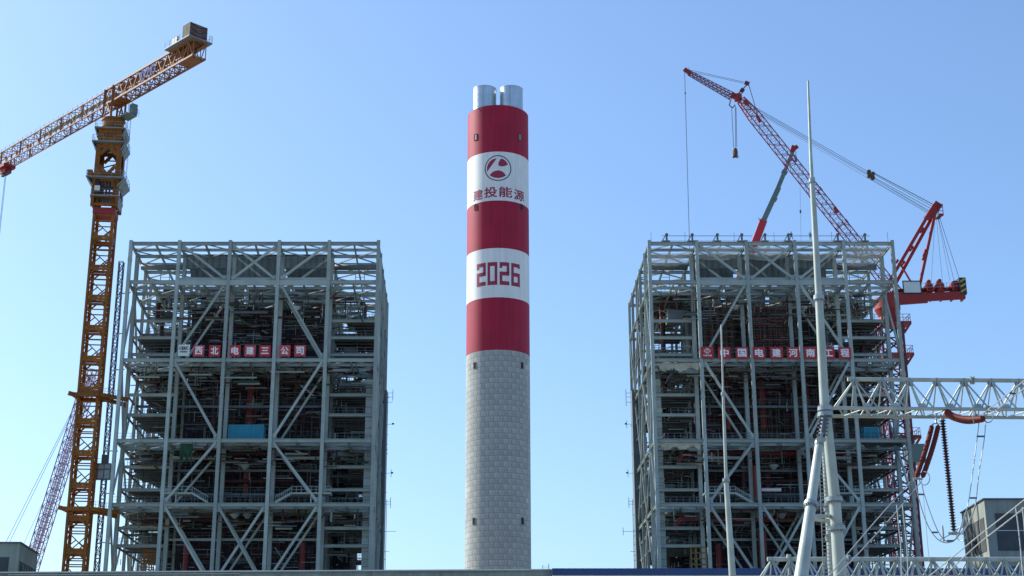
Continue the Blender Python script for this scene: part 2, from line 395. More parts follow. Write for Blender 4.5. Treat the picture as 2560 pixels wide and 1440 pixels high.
for ch, u0, u1, v0, v1 in (('建', 1184, 1208, 473, 503), ('投', 1211, 1243, 468, 493), ('能', 1247, 1280, 468, 492), ('源', 1284, 1309, 474, 503)):
    vs, fs = text_polys(ch); vs, fs = thicken(vs, fs, .018); a0, a1 = arc(u0, 485), arc(u1, 485)
    zm = ZV((v0+v1)/2, CHY-CHR*math.cos((a0+a1)/2/CHR)); hh = 26*pxm*.5
    wrap('lettering', fit(vs, a0, a1, zm-hh, zm+hh), fs, 0, CHY, CHR+.02, M['chtext'], chim, lay=[v[2] for v in vs])
def segs(ch):
    t = .27; W = 1.0
    D = {'2': [(0,1-t*.62,W,1),(W-t,.5,W,1-t*.62),(0,.5-t*.31,W,.5+t*.31),(0,t*.62,t,.5-t*.31),(0,0,W,t*.62),(0,.82-t*.3,t,1-t*.62)],
         '0': [(0,0,t,1),(W-t,0,W,1),(t,1-t*.62,W-t,1),(t,0,W-t,t*.62)],
         '6': [(0,0,t,1),(t,1-t*.62,W,1),(W-t,.80,W,1-t*.62),(t,.5-t*.31,W,.5+t*.31),(W-t,t*.62,W,.5-t*.31),(t,0,W,t*.62)]}
    return D[ch]
for ch, u0, u1 in (('2',1193,1215),('0',1219.4,1243.3),('2',1249,1272.6),('6',1277.5,1298.4)):
    a0, a1 = arc(u0, 686), arc(u1, 686); z1 = zf(655); z0 = zf(712); pv = []; pf = []
    for i, (x0, y0, x1, y1) in enumerate(segs(ch)):
        b = len(pv); pv += [(a0+(a1-a0)*x, z0+(z1-z0)*y) for x, y in ((x0,y0),(x1,y0),(x1,y1),(x0,y1))]; pf.append((b, b+1, b+2, b+3))
    wrap('year_digit', pv, pf, 0, CHY, CHR+.02, M['chtext'], chim)
# lightning cable bracket on the rim
lb = MB(); lb.bar(P(1186,270,YF+3), P(1193,262,YF+3), .12); lb.bar(P(1196,285,YF+2)-Vector((0,.2,0)), P(1199,293,YF+2)-Vector((0,.2,0)), .1)
lb.build('rim_bracket', M['cable'], chim)

# ------------------------------------------------------------ boiler houses
Y0 = 260.0; ROWS = [0, 8, 18.5, 26, 35.5, 43]
LV = [605, 701, 896, 1097, 1257, 1440]
LZ = [ZV(v, Y0) for v in LV]
def boiler(label, xs, slant, seed, right):
    rn = random.Random(seed)
    H = thing('boiler_house', label, 'steel frame', ((xs[0]+xs[-1])/2, Y0, 0), 'open steel boiler houses either side of the chimney')
    def px(i, y):                                   # i may be fractional
        k = min(4, int(i)); t = i-k; x = xs[k]*(1-t)+xs[k+1]*t; s = slant[0]+(slant[1]-slant[0])*i/5
        return x+s*y
    def pt(i, y, z): return Vector((px(i, y), Y0+y, z))
    ZT = LZ[0]
    # columns
    for r, y in enumerate(ROWS):
        for i in range(6):
            if 2 <= r <= 4 and i in (2, 3): continue
            mb = MB(); a = pt(i, y, 0); w = .64 if r == 0 else (.72 if r == 1 else .55)
            mb.ibeam(a, pt(i, y, ZT+.3), w, w, (0, 1, 0), .09)
            if r == 0:
                mb = MB(); mb.bar(a, pt(i, y, ZT+.3), w, w, (0, 1, 0))
                for zz in (LZ[1]+4.2, LZ[2]+9, LZ[3]+8): mb.box(pt(i, y, zz), (w+.08, w+.08, .5))
            mb.build('column', M['steel'], H)
    # beams along the front and along the depth at every level
    for l, z in enumerate(LZ):
        for r, y in enumerate(ROWS):
            if 2 <= r <= 4 and l > 1: 
                for a, b in ((0, 1), (4, 5)): MB().ibeam(pt(a, y, z-.4), pt(b, y, z-.4), .45, .8).build('beam', M['steel'], H)
                continue
            mb = MB(); h = .68 if r == 0 else .62
            if r == 0 and l == 1:
                mb.ibeam(pt(0, y, z-h/2), pt(1, y, z-h/2), .45, h); mb.ibeam(pt(4, y, z-h/2), pt(5, y, z-h/2), .45, h)
                mb.bar(pt(1, y, z-.5), pt(4, y, z-.5), .5, 1.0)
                mb.bar(pt(1, y+.9, z+.4), pt(4, y+.9, z+.4), .4, .8)
            else: mb.ibeam(pt(0, y, z-h/2), pt(5, y, z-h/2), .45, h)
            mb.build('beam', M['steel'], H)
        for i in range(6):
            MB().ibeam(pt(i, .4, z-.3), pt(i, 42.6, z-.3), .36, .55).build('beam', M['steel'], H)
        for i in range(5):
            e = 42.6 if (i in (0, 4) or l < 1) else 10
            MB().ibeam(pt(i+.5, .3, z-.3), pt(i+.5, e, z-.3), .28, .5).build('joist', M['steel'], H)
        MB().ibeam(pt(0, 4, z-.3), pt(5, 4, z-.3), .3, .55).build('joist', M['steel'], H)
        MB().ibeam(pt(0, 13.2, z-.3), pt(5, 13.2, z-.3), .3, .55).build('joist', M['steel'], H)
        # diamond plan bracing
        rest = MB()
        for i in range(5):
            for (ya, ym, yb) in ((0, 4, 8), (8, 13.2, 18.5), (18.5, 22.2, 26), (26, 31, 35.5)):
                if ya > 8 and i not in (0, 4): continue
                for (a, b) in (((i, ym), (i+.5, ya)), ((i+.5, ya), (i+1, ym)), ((i, ym), (i+.5, yb)), ((i+.5, yb), (i+1, ym))):
                    p, q = pt(a[0], a[1], z-.45), pt(b[0], b[1], z-.45)
                    if ya == 0: MB().bar(p, q, .17, .2).build('floor_brace', M['steel'], H)
                    else: rest.bar(p, q, .22, .22)
        rest.build('floor_braces', M['steel'], H, kind='stuff')
    # elevation bracing
    pats = [[(1, '\\'), (2, 'X'), (3, '/')], [(1, '/'), (3, '\\')], [(1, '\\'), (3, '/')], [(1, '/'), (3, '\\')], [(1, '\\'), (2, 'X'), (3, '/')]]
    gus = MB()
    def brace(y, l, i, c, w, m):
        zt, zb = LZ[l]-.7, LZ[l+1]+.3
        a = .1
        if l == 4: zb = LZ[5]-1
        for cc in ('\\', '/') if c == 'X' else (c,):
            if cc == '\\': p, q = pt(i+.06, y, zt), pt(i+1-.06, y, zb)
            else: p, q = pt(i+1-.06, y, zt), pt(i+.06, y, zb)
            if c == 'X' and cc == '/': p = p+Vector((0, w*.55, 0)); q = q+Vector((0, w*.55, 0))
            MB().bar(p, q, w, w*.9, (0, 1, 0)).build('brace', M[m], H)
            for e in (p, q): gus.box(e+Vector((0, .02, .1 if e is q else -.3)), (1.0, .08, 1.3))
    for l, pp in enumerate(pats):
        for i, c in pp:
            brace(0, l, i, c, .44, 'steel')
            brace(8, l, i, c, .4, 'steel')
    for l in range(1, 5):                           # side frames
        for i in (0, 5):
            for k in range(5):
                a, b = (k, k+1) if (k+l) % 2 else (k+1, k)
                MB().bar(pt(i, ROWS[b], LZ[l]-.5), pt(i, ROWS[a], LZ[l+1]+.2), .34, .34).build('brace', M['steel'], H)
    for i in (0, 5): 
        for k in (2,): MB().bar(pt(i, ROWS[k], LZ[0]-.5), pt(i, ROWS[k+1], LZ[1]+.2), .3).build('brace', M['steel'], H)
    gus.build('gusset_plates', M['steel'], H, kind='stuff')
    # great plate girders under the roof
    def girder(i0, i1, y, zt, zb, m='girder'):
        g = MB(); a, b = pt(i0, y, 0), pt(i1, y, 0); xa, xb = a.x+.45, b.x-.45; xm = (xa+xb)/2
        g.box((xm, Y0+y, (zt+zb)/2), (xb-xa, .12, zt-zb)); g.box((xm, Y0+y, zt+.05), (xb-xa, .9, .1)); g.box((xm, Y0+y, zb-.05), (xb-xa, .9, .1))
        go = g.build('plate_girder', M[m], H)
        n = 7
        for k in range(1, n):
            MB().box((xa+(xb-xa)*k/n, Y0+y-.22, (zt+zb)/2), (.05, .30, zt-zb-.01)).build('stiffener', M[m], go)
    zt = LZ[0]-.12
    for (i, zb) in ((1, ZV(671, Y0+8)), (2, ZV(694, Y0+8)), (3, ZV(671, Y0+8))): girder(i, i+1, 8.0, zt, zb)
    for i in (1, 2, 3): girder(i, i+1, 13.5, zt, ZV(706, Y0+13.5), 'girder')
    for i in (1, 2, 3): girder(i, i+1, 30, zt, LZ[1]-2, 'girder')
    for i in (0, 4):                                # the long drum pipes seen in the outer top bays
        MB().tube(pt(i+.04, 11, LZ[0]-1.6), pt(i+.96, 11, LZ[0]-1.6), .6, 14).build('header_pipe', M['girder'], H, smooth=True)
        ld = MB(); x0 = px(i+.5 if i == 0 else i+.55, 14)
        for z in [LZ[1]-4+k*.75 for k in range(14)]: ld.bar((x0-.9, Y0+14, z), (x0+.9, Y0+14, z), .12, .08)
        ld.bar((x0-.9, Y0+14, LZ[1]-4), (x0-.9, Y0+14, LZ[0]), .14); ld.bar((x0+.9, Y0+14, LZ[1]-4), (x0+.9, Y0+14, LZ[0]), .14)
        ld.build('ladder', M['steel'], H)
    # furnace and back pass: dark casings with buckstays
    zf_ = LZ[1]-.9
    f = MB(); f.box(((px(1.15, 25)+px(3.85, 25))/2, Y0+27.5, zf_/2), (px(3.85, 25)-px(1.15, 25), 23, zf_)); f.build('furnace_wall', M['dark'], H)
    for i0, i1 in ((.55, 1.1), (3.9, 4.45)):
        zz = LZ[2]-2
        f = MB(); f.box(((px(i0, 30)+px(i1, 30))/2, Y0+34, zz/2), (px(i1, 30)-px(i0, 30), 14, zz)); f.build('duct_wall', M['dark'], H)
    bk = MB(); z = ZV(1440, Y0)-2
    while z < zf_:
        bk.ibeam(pt(1.1, 15.7, z), pt(3.9, 15.7, z), .4, .4); z += 2.3
    for k in range(30): bk.bar(pt(1.15+2.7*k/29, 15.85, 15), pt(1.15+2.7*k/29, 15.85, zf_), .16)
    bk.build('buckstays', M['darkred'], H, kind='stuff')
    # decks
    iz = [ZV(v, Y0+8) for v in (800, 842, 884, 985, 1035, 1165, 1222, 1318, 1362)]
    floors = [(z, 1) for z in LZ[1:5]]+[(z, 0) for z in iz]
    rail = MB(); ties = MB()
    for z, main in floors:
        for i in (0, 4):
            segsY = [(8, 18.5), (18.5, 26), (26, 35.5), (35.5, 43)]
            for (ya, yb) in segsY:
                top = z > LZ[2]+2
                if rn.random() < (.55 if top else .12): continue
                o1, o2 = (i+.06, i+.94)
                if rn.random() < .5: o1 += rn.uniform(0, .4)
                d = MB(); a, b = pt(o1, ya+.3, z), pt(o2, yb-.3, z); d.box(((a.x+b.x)/2, (a.y+b.y)/2, z+.1), (b.x-a.x, b.y-a.y, .12))
                d.build('deck', M['deck'], H)
                for q in range(5): ties.bar((a.x, a.y+(b.y-a.y)*q/4, z-.1), (b.x, a.y+(b.y-a.y)*q/4, z-.1), .14, .26)
                railing(rail, [(a.x, a.y, z+.16), (b.x, a.y, z+.16)], 1.1, 1.4, .07)
            if not main:
                MB().ibeam(pt(i, 8, z-.2), pt(i+1, 8, z-.2), .36, .6).build('side_beam', M['steel'], H)
                MB().ibeam(pt(i, 18.5, z-.2), pt(i+1, 18.5, z-.2), .3, .5).build('side_beam', M['steel2'], H)
                MB().ibeam(pt(0 if i == 0 else 5, 8, z-.2), pt(0 if i == 0 else 5, 43, z-.2), .25, .36).build('side_beam', M['steel2'], H)
        if main and z < LZ[1]-1:
            for i in (1, 2, 3):
                for ya, yb in ((4.4, 7.6), (8.5, 15)):
                    if rn.random() < .15: continue
                    a, b = pt(i+.05, ya, z), pt(i+.95, yb, z); d = MB(); d.box(((a.x+b.x)/2, (a.y+b.y)/2, z+.1), (b.x-a.x, b.y-a.y, .12)); d.build('deck', M['deck'], H)
            railing(rail, [pt(0, .5, z+.05), pt(5, .5, z+.05)] if rn.random() < .5 else [pt(0, .5, z+.05), pt(1, .5, z+.05)], 1.1, 1.2, .06)
            railing(rail, [pt(4, .5, z+.05), pt(5, .5, z+.05)], 1.1, 1.2, .06)
            railing(rail, [pt(1, 8.6, z+.15), pt(4, 8.6, z+.15)], 1.1, 1.2, .06)
    # walkways halfway in the middle bays
    for v in (1237, 1350, 1178, 1018, 928):
        z = ZV(v, Y0+10)
        MB().ibeam(pt(1, 9.5, z), pt(4, 9.5, z), .3, .45).build('walkway_beam', M['steel'] if v > 1300 else M['steel2'], H)
        railing(rail, [pt(1.05, 9.3, z+.2), pt(3.95, 9.3, z+.2)], 1.1, 1.9, .05)
    rail.build('handrails', M['steel2'], H, kind='stuff'); ties.build('deck_joists', M['steel2'], H, kind='stuff')
    # two hung platforms with stairs just above the fourth level
    for s in (0, 1):
        pl = MB(); z = ZV(1233, Y0); i0, i1 = (.95, 1.55) if s == 0 else (3.45, 4.2)
        a, b = pt(i0, -.2, z), pt(i1, -.2, z); pl.box(((a.x+b.x)/2, Y0+1.2, z), (b.x-a.x, 2.6, .3)); railing(pl, [(a.x, Y0-.1, z+.1), (b.x, Y0-.1, z+.1)], 1.15, .9, .07)
        c, d = (b, pt(1.85, 0, LZ[4]+.1)) if s == 0 else (a, pt(3.15, 0, LZ[4]+.1))
        for yy in (-.1, 1.0): pl.bar((c.x, Y0+yy, z), (d.x, Y0+yy, d.z), .1, .35); pl.bar((c.x, Y0+yy, z+1.1), (d.x, Y0+yy, d.z+1.1), .07)
        for q in range(9): t = q/8; pl.bar((c.x+(d.x-c.x)*t, Y0-.1, z+(d.z-z)*t), (c.x+(d.x-c.x)*t, Y0+1, z+(d.z-z)*t), .3, .06); pl.bar((c.x+(d.x-c.x)*t, Y0-.1, z+(d.z-z)*t), (c.x+(d.x-c.x)*t, Y0-.1, z+(d.z-z)*t+1.1), .05)
        m_ = (a.x+b.x)/2; pl.bar((m_, Y0, LZ[4]), (m_, Y0, z), .2)
        pl.build('stair_platform', M['steel'], H)
    # stairs in the outer bays
    for i, x0 in ((0, .35), (4, .75)):
        st = MB()
        zs = sorted([z for z, _ in floors if z > 18]); 
        for k in range(len(zs)-1):
            za, zb = zs[k], zs[k+1]; ya, yb = (20, 24.5) if k % 2 else (24.5, 20)
            n = max(4, int((zb-za)/.35)); x = px(i+x0, 22)
            for sx in (-.6, .6): st.bar((x+sx, Y0+ya, za), (x+sx, Y0+yb, zb), .08, .3)
            for q in range(n): t = q/n; st.box((x, Y0+ya+(yb-ya)*t, za+(zb-za)*t), (1.2, .3, .05))
        st.build('stair', M['steel'], H)
    # big pipes
    def pipe(pts, r, m, name='pipe'):
        mb = MB()
        for a, b in zip(pts, pts[1:]): mb.tube(a, b, r, 12)
        o = mb.build(name, M[m], H); autosmooth(o); return o
    rm = 'red' if right else 'darkred'
    def Q(i, v, y): return pt(i, y, ZV(v, Y0+y))
    for i, r in ((2.42, .75), (1.7, .5), (3.35, .45)):
        pipe([Q(i, 925, 13), Q(i, 1075, 13)], r, 'red' if r > .6 or right else 'darkred')
    pipe([Q(2.42, 1150, 12), Q(2.42, 1245, 12)], .6, 'red'); pipe([Q(1.35, 1360, 11), Q(1.35, 1450, 11)], .55, 'red'); pipe([Q(3.6, 1355, 11), Q(3.6, 1450, 11)], .55, 'red' if not right else 'darkred')
    pipe([Q(1.9, 1130, 10), Q(1.9, 1225, 10)], .45, 'darkred'); pipe([Q(3.3, 1130, 10), Q(3.3, 1200, 10)], .4, 'darkred')
    e0 = .6
    pipe([Q(e0, 1160, 9.5), Q(e0+.05, 1142, 9.5), Q(e0+.15, 1134, 9.5), Q(4.1, 1134, 9.5)], .55, rm)
    pipe([Q(1.9, 1203, 11), Q(3.3, 1203, 11)], .42, 'darkred')
    pipe([Q(.45, 1330, 9), Q(.5, 1308, 9), Q(.62, 1298, 9), Q(4.0, 1300, 9)], .6 if right else .35, rm)
    pipe([Q(.4, 810, 14), Q(.4, 760, 14), Q(.5, 745, 14), Q(1.6, 742, 14)], .5, 'red' if right else 'darkred')
    pipe([Q(4.65, 900, 16), Q(4.65, 765, 16), Q(4.5, 748, 16), Q(3.6, 745, 16)], .5, 'darkred')
    pipe([Q(.45, 1000, 17), Q(.45, 775, 17)], .5, 'darkred')
    for s in (0, 1):                                # hung silvery pipes over the working floors
        i0, i1 = (1.0, 1.8) if s == 0 else (3.2, 4.0)
        pipe([Q(i0, 1145, 6), Q(i1, 1145, 6)], .32, 'steel', 'hung_pipe')
    if right:
        pipe([Q(2.1, 1165, 7), Q(2.1, 1250, 7)], .6, 'red'); pipe([Q(2.15, 1330, 7), Q(2.15, 1450, 7)], .75, 'red')
        pipe([Q(2.2, 1225, 8), Q(2.6, 1225, 8)], .35, 'white', 'white_vessel')
    # hoppers / valves: small pale caps
    for (i, v) in ((2.45, 1163), (2.3, 1285), (2.55, 1285), (1.9, 765), (3.3, 768)):
        c = Q(i, v, 6.5 if v > 900 else 9); mb = MB(); mb.lathe(c, [(.1, -.9), (.3, -.85), (.85, -.25), (.95, 0), (.1, .15)], 14); mb.build('hanger_cap', M['board_white' if v < 900 else 'steel'], H)
    # collar platform at the head of the centre pipe
    c = Q(2.42, 926, 13); mb = MB()
    for k in range(8):
        a, b = [c+Vector((2.9*math.cos(t), 2.0*math.sin(t), 0)) for t in (k*math.pi/4+.39, (k+1)*math.pi/4+.39)]
        mb.bar(a, b, .4, .5); mb.bar(a+Vector((0,0,1.1)), b+Vector((0,0,1.1)), .1); mb.bar(a, a+Vector((0,0,1.1)), .1)
    mb.build('ring_platform', M['steel'], H)
    # ---- dense small piping, cable trays, hangers and scaffolding
    B = {k: MB() for k in ('steel', 'steel2', 'darkred', 'brown', 'green', 'deck', 'red', 'tarp')}
    def rnd(a, b): return rn.uniform(a, b)
    def scatter(n, i0, i1, y0, y1, z0, z1, ws, ps, lmax=6, rr=(.05, .16)):
        for _ in range(n):
            i = rnd(i0, i1); y = rnd(y0, y1); z = rnd(z0, z1); k = rn.choices(ps, ws)[0]; r = rnd(*rr)
            ax = rn.random(); L = rnd(.8, lmax); p = pt(i, y, z)
            if ax < .55: d = Vector((L, 0, 0))
            elif ax < .8: d = Vector((0, 0, L*.8))
            elif ax < .9: d = Vector((0, L, 0))
            else: d = Vector((rnd(-1,1)*L*.6, rnd(-1,1), rnd(-1,1)*L*.5))
            q = p+d
            q.x = min(max(q.x, px(i0, y)), px(i1, y)); q.z = min(q.z, z1+.5)
            if r > .1: B[k].tube(p, q, r, 6)
            else: B[k].bar(p, q, r*1.6)
    pal = ('steel', 'steel2', 'darkred', 'brown', 'green', 'deck')
    for l in range(1, 5):                           # thick band just under each main level
        z = LZ[l]
        scatter(230 if l == 1 else 150, .3 if l == 1 else .05, 4.7 if l == 1 else 4.95, 6 if l == 1 else 2, 15, z-(6 if l == 1 else 4), z-.7, (4, 4, 3, 2, 1.5, 3), pal, 7, (.05, .2))
    scatter(600, 1.05, 3.95, 9, 15.2, 18, LZ[1]-4, (1.6, 4, 4, 3, 1.2, 4), pal, 7, (.04, .13))
    scatter(1300, 1.05, 3.95, 8.5, 15.2, 18, LZ[1]-2, (4, 4, 3, 2, .8, 1), pal, 4, (.02, .06))
    for i0, i1 in ((.05, .95), (4.05, 4.95)):
        scatter(600, i0, i1, 9, 34, 18, LZ[1]-4, (4, 4, 2, 1, 1.2, 2), pal, 4, (.02, .07))
        scatter(300, i0, i1, 9, 30, 18, LZ[1]-9, (3, 5, 2, 1.5, 2, 4), pal, 5, (.04, .14))
        for z, main in floors:                      # ducts, trays and tanks standing in the side bays
            if rn.random() < .8:
                i = rnd(i0, i1-.3); y = rnd(10, 30); B['steel2' if rn.random() < .6 else 'deck'].box(pt(i+.1, y, z+1.3), (rnd(1.2, 3), rnd(2, 5), rnd(1, 2.4)))
    # scaffolding grids
    for _ in range(7 if right else 4):
        i = rnd(1.1, 3.3); zz = rnd(22, LZ[1]-14); nx, nz = rn.randint(4, 8), rn.randint(5, 9); y = rnd(9.5, 14); k = 'brown' if rn.random() < .8 else 'steel'
        for a in range(nx+1): p = pt(i, y, zz)+Vector((a*1.5, 0, 0)); B[k].bar(p, p+Vector((0, 0, nz*1.8)), .09)
        for b in range(nz+1): p = pt(i, y, zz+b*1.8); B[k].bar(p, p+Vector((nx*1.5, 0, 0)), .09)
    if right:                                       # tall scaffold up the middle bay
        for y in (6.5, 8.5):
            for a in range(8): p = pt(2.1, y, LZ[2]); p.x += a*1.05; B['brown'].bar(p, p+Vector((0, 0, 13)), .09)
            for b in range(12): p = pt(2.1, y, LZ[2]+.5+b*1.15); B['red' if b % 3 else 'brown'].bar(p, p+Vector((7.4, 0, 0)), .09)
            for a in range(6): p = pt(1.08, y, LZ[2]+2); p.x += a*1.3; B['brown'].bar(p, p+Vector((0, 0, 12)), .09)
            for b in range(10): p = pt(1.08, y, LZ[2]+2+b*1.3); B['brown'].bar(p, p+Vector((6.6, 0, 0)), .09)
    nm = dict(steel='small_pipework', steel2='cable_trays', darkred='oxide_pipework', brown='scaffolding', green='green_pipework', deck='grating_pieces', red='red_tubes', tarp='sheets')
    for k, mb in B.items():
        if mb.v: mb.build(nm[k], M[k], H, kind='stuff')
    # clad shaft at the corner facing the chimney, with the narrower clad strip beside it
    if right: xw, xn = px(0, 36)+.3, px(.16, 8)
    else: xw, xn = px(5, 36)-.3, px(4.86, 8)
    ztop = ZV(977, Y0+36); sh = MB(); sh.box((xw, Y0+37, ztop/2), (2.1, 4.0, ztop)); so = sh.build('lift_shaft', M['girder'], H)
    z = 16.5
    while z < ztop-2:
        MB().box((xw, Y0+34.94, z+1.0), (2.14, .10, 1.9)).build('cladding_panel', M['steel2'], so); z += 2.0
    zt2 = ZV(935, Y0+8); sh = MB(); sh.box((xn, Y0+9.2, zt2/2), (1.6, 1.6, zt2)); so = sh.build('riser_shaft', M['girder'], H)
    z = 16.5
    while z < zt2-1.5:
        MB().box((xn, Y0+8.34, z+.68), (1.62, .10, 1.3)).build('cladding_panel', M['steel'], so); z += 1.38
    # scaffold poles and cameras sticking out on the chimney side
    so = MB(); sx = -1 if right else 1; xo = xw+sx*1.2
    for v in (985, 995, 1008, 1063, 1185, 1255, 1262, 1330, 1380):
        z = ZV(v, Y0+36); L = 1.6 if v not in (1330,) else 3.5; so.bar((xo, Y0+35, z), (xo+sx*L*.7, Y0+35, z), .07); 
        if rn.random() < .6: so.bar((xo+sx*L*.7, Y0+35, z-.8), (xo+sx*L*.7, Y0+35, z+.8), .1)
        if v in (1063, 1185): so.box((xo+sx*1.3, Y0+35, z+.1), (.45, .4, .3))
    for z in range(17, int(ztop)): 
        if rn.random() < .3: so.bar((xo, Y0+35, z), (xo+sx*rnd(.2, .45), Y0+35, z+rnd(-.3, .3)), .08)
    so.bar((xo+sx*.35, Y0+35, 16), (xo+sx*.35, Y0+35, ZV(1250, Y0+36)), .1)
    so.build('outrigger_tubes', M['cable'], H, kind='stuff')
    # top right hook bracket at level one
    return H, px, pt
XL = [XU(u, 603, Y0) for u in (328.4, 450, 576.7, 699, 824, 946.5)]
XR = [XU(u, 610, Y0) for u in (1622.6, 1741, 1865, 1986, 2108, 2230)]
HL, pxL, ptL = boiler('open grey steel boiler frame left of the chimney, tied to the orange tower crane', XL, (-.085, -.035), 3, False)
HR, pxR, ptR = boiler('open grey steel boiler frame right of the chimney, with workers on its roof edge', XR, (0, 0), 5, True)
# roof posts, rails and nets on the right frame
rp = MB(); zt = LZ[0]
for u in (1667, 1731, 1794, 1855, 1913, 1972, 2095, 2163):
    x = XU(u, 605, Y0); p = MB(); p.bar((x, Y0, zt), (x, Y0, zt+1.75), .36); p.bar((x-1.0, Y0, zt), (x-.1, Y0, zt+1.5), .16); p.box((x, Y0, zt+1.5), (.6, .6, .2)); p.box((x-.1, Y0, zt+.1), (1.4, .9, .2))
    p.build('roof_post', M['steel2'], HR)
for x0, x1 in ((XU(1655, 600, Y0), XU(1880, 600, Y0)), (XU(1905, 600, Y0), XU(2175, 600, Y0))):
    rp.bar((x0, Y0, zt+1.25), (x1, Y0, zt+1.25), .09); rp.bar((x0, Y0+2, zt+.9), (x1, Y0+2, zt+.9), .06)
for u in (1628, 1713, 1836, 1936, 2080, 2220): x = XU(u, 605, Y0); rp.bar((x, Y0, zt), (x, Y0, zt+2.0), .07)
rp.build('guard_rail', M['steel2'], HR)
net = MB(); rn = random.Random(3)
for i in range(5):
    for (ya, yb) in ((.4, 3.8), (4.3, 7.7), (8.5, 13)):
        if rn.random() < .25 or (ya > 8 and i != 4 and i != 0): continue
        nx, ny = 8, 4; b = len(net.v)
        for a in range(nx+1):
            for c in range(ny+1):
                s = math.sin(math.pi*a/nx)*math.sin(math.pi*c/ny); p = ptR(i+.05+.9*a/nx, ya+(yb-ya)*c/ny, zt-.9-s*(.7+.4*rn.random())); net.v.append(tuple(p))
        for a in range(nx):
            for c in range(ny): k = b+a*(ny+1)+c; net.f.append((k, k+1, k+ny+2, k+ny+1))
no_ = net.build('safety_net', M['net'], HR, smooth=True, kind='stuff')
# sagging sheets beneath the working floors (right frame) and the green screen (left frame)
def sag(parent, ptf, i0, i1, y, zt, drop, m, name, seed):
    rn = random.Random(seed); mb = MB(); nx, nz = 16, 5
    for a in range(nx+1):
        for c in range(nz+1):
            t = a/nx; w = abs(math.sin(t*math.pi*2.5))**.8; mb.v.append(tuple(ptf(i0+(i1-i0)*t, y+.5*math.sin(a*1.3+c)*c/nz, zt-drop*(c/nz)*(.35+.65*w)*rn.uniform(.85, 1.1))))
    for a in range(nx):
        for c in range(nz): k = a*(nz+1)+c; mb.f.append((k, k+nz+1, k+nz+2, k+1))
    return mb.build(name, M[m], parent, smooth=True)
sag(HR, ptR, .08, .92, .6, ZV(1105, Y0), 1.4, 'tarp', 'plastic_sheet', 1); sag(HR, ptR, .1, .95, .8, ZV(905, Y0), 1.7, 'tarp', 'plastic_sheet', 2)
sag(HR, ptR, 4.1, 4.9, 1.2, ZV(1104, Y0), 1.0, 'deck', 'plastic_sheet', 4)
sag(HL, ptL, 1.25, 1.5, .7, LZ[3]-.8, 4.0, 'green', 'green_screen', 3)
# yellow work platform low in the right frame, orange racking low in the left
yp = MB(); a = P(1730, 1440, Y0+3); b = P(1765, 1368, Y0+3)
for k in range(6): z = a.z+(b.z-a.z)*k/5; yp.bar((a.x, Y0+3, z), (b.x, Y0+3, z), .25, .2)
for k in range(4): x = a.x+(b.x-a.x)*k/3; yp.bar((x, Y0+3, a.z), (x, Y0+3, b.z), .2)
yp.build('work_cage', M['cageyellow'], HR)
yp = MB(); a = P(352, 1440, Y0+9); b = P(388, 1365, Y0+9)
for k in range(8): z = a.z+(b.z-a.z)*k/7; yp.bar((a.x, Y0+9, z), (b.x, Y0+9, z), .16, .16)
for k in range(6): x = a.x+(b.x-a.x)*k/5; yp.bar((x, Y0+9, a.z), (x, Y0+9, b.z), .14)
yp.build('racking', M['orange'], HL)

# site containers standing on the working floor
def container(label, u0, u1, v0, y, h, d, name='site_container'):
    zb = LZ[3]+.15; a = XU(u0, 1080, y); b = XU(u1, 1080, y); T = thing(name, label, 'container', ((a+b)/2, y, zb))
    w = b-a; MB().box(((a+b)/2, y+d/2, zb+h/2), (w-.1, d-.1, h-.05)).build('body', M['blue'], T)
    rb = MB(); n = int(w/.28)
    for k in range(n): rb.box((a+.15+(w-.3)*(k+.5)/n, y-.01, zb+h/2), (.13, .08, h-.5))
    rb.build('corrugation', M['blue'], T, kind='stuff')
    fr = MB()
    for x in (a+.08, b-.08): fr.box((x, y, zb+h/2), (.16, .16, h))
    for z in (zb+.1, zb+h-.1): fr.box(((a+b)/2, y, z), (w-.33, .14, .18))
    fr.build('frame', M['blue'], T); return T
container('wide blue corrugated container on the middle floor of the left steel frame', 571, 659, 1055, Y0+1.2, 2.75, 2.6)
container('small blue cabin on the middle floor of the right steel frame, near its right corner', 2160, 2197, 1062, Y0+2.2, 2.5, 3.0, 'site_cabin')

# ------------------------------------------------------------ company boards
def board(name, u, v0, v1, ch, mm, label, cat='sign', hw=14.6):
    y = Y0-.42; a, b = P(u-hw, v1, y), P(u+hw, v0, y); T = thing(name, label, cat, ((a.x+b.x)/2, y, a.z), 'square character boards on the boiler frames' if ch else None)
    MB().box(((a.x+b.x)/2, y, (a.z+b.z)/2), (b.x-a.x, .1, b.z-a.z)).build('panel', M[mm], T)
    st = MB(); 
    for x in (a.x+.3, b.x-.3): st.bar((x, y+.12, a.z-.5), (x, y+.12, b.z), .08)
    st.build('bracket', M['steel2'], T)
    if ch:
        w = b.x-a.x; h = b.z-a.z
        z0, z1 = a.z+.15*h, b.z-.14*h
        if ch == '三': z0 += .06*h; z1 -= .06*h
        if ch == '工': z0 += .05*h; z1 -= .08*h
        flat_glyph('character', ch, a.x+.15*w, b.x-.15*w, z0, z1, y-.055, M['white'], T, .03)
    return T, a, b
ORD = ('first', 'second', 'third', 'fourth', 'fifth', 'sixth', 'seventh', 'eighth')
for k, (u, ch, m) in enumerate(((497,'西','board_pink'),(536.6,'北','board_red'),(587.7,'电','board_red'),(625,'建','board_pink'),(662.5,'三','board_red'),(712,'公','board_pink'),(750,'司','board_pink'))):
    board('character_board', u, 863, 891, ch, m, f'{ORD[k]} {"faded red" if m=="board_pink" else "deep red"} character board counted from the white board on the left frame' if ch != '三' else 'deep red board with three white horizontal strokes on the left frame')
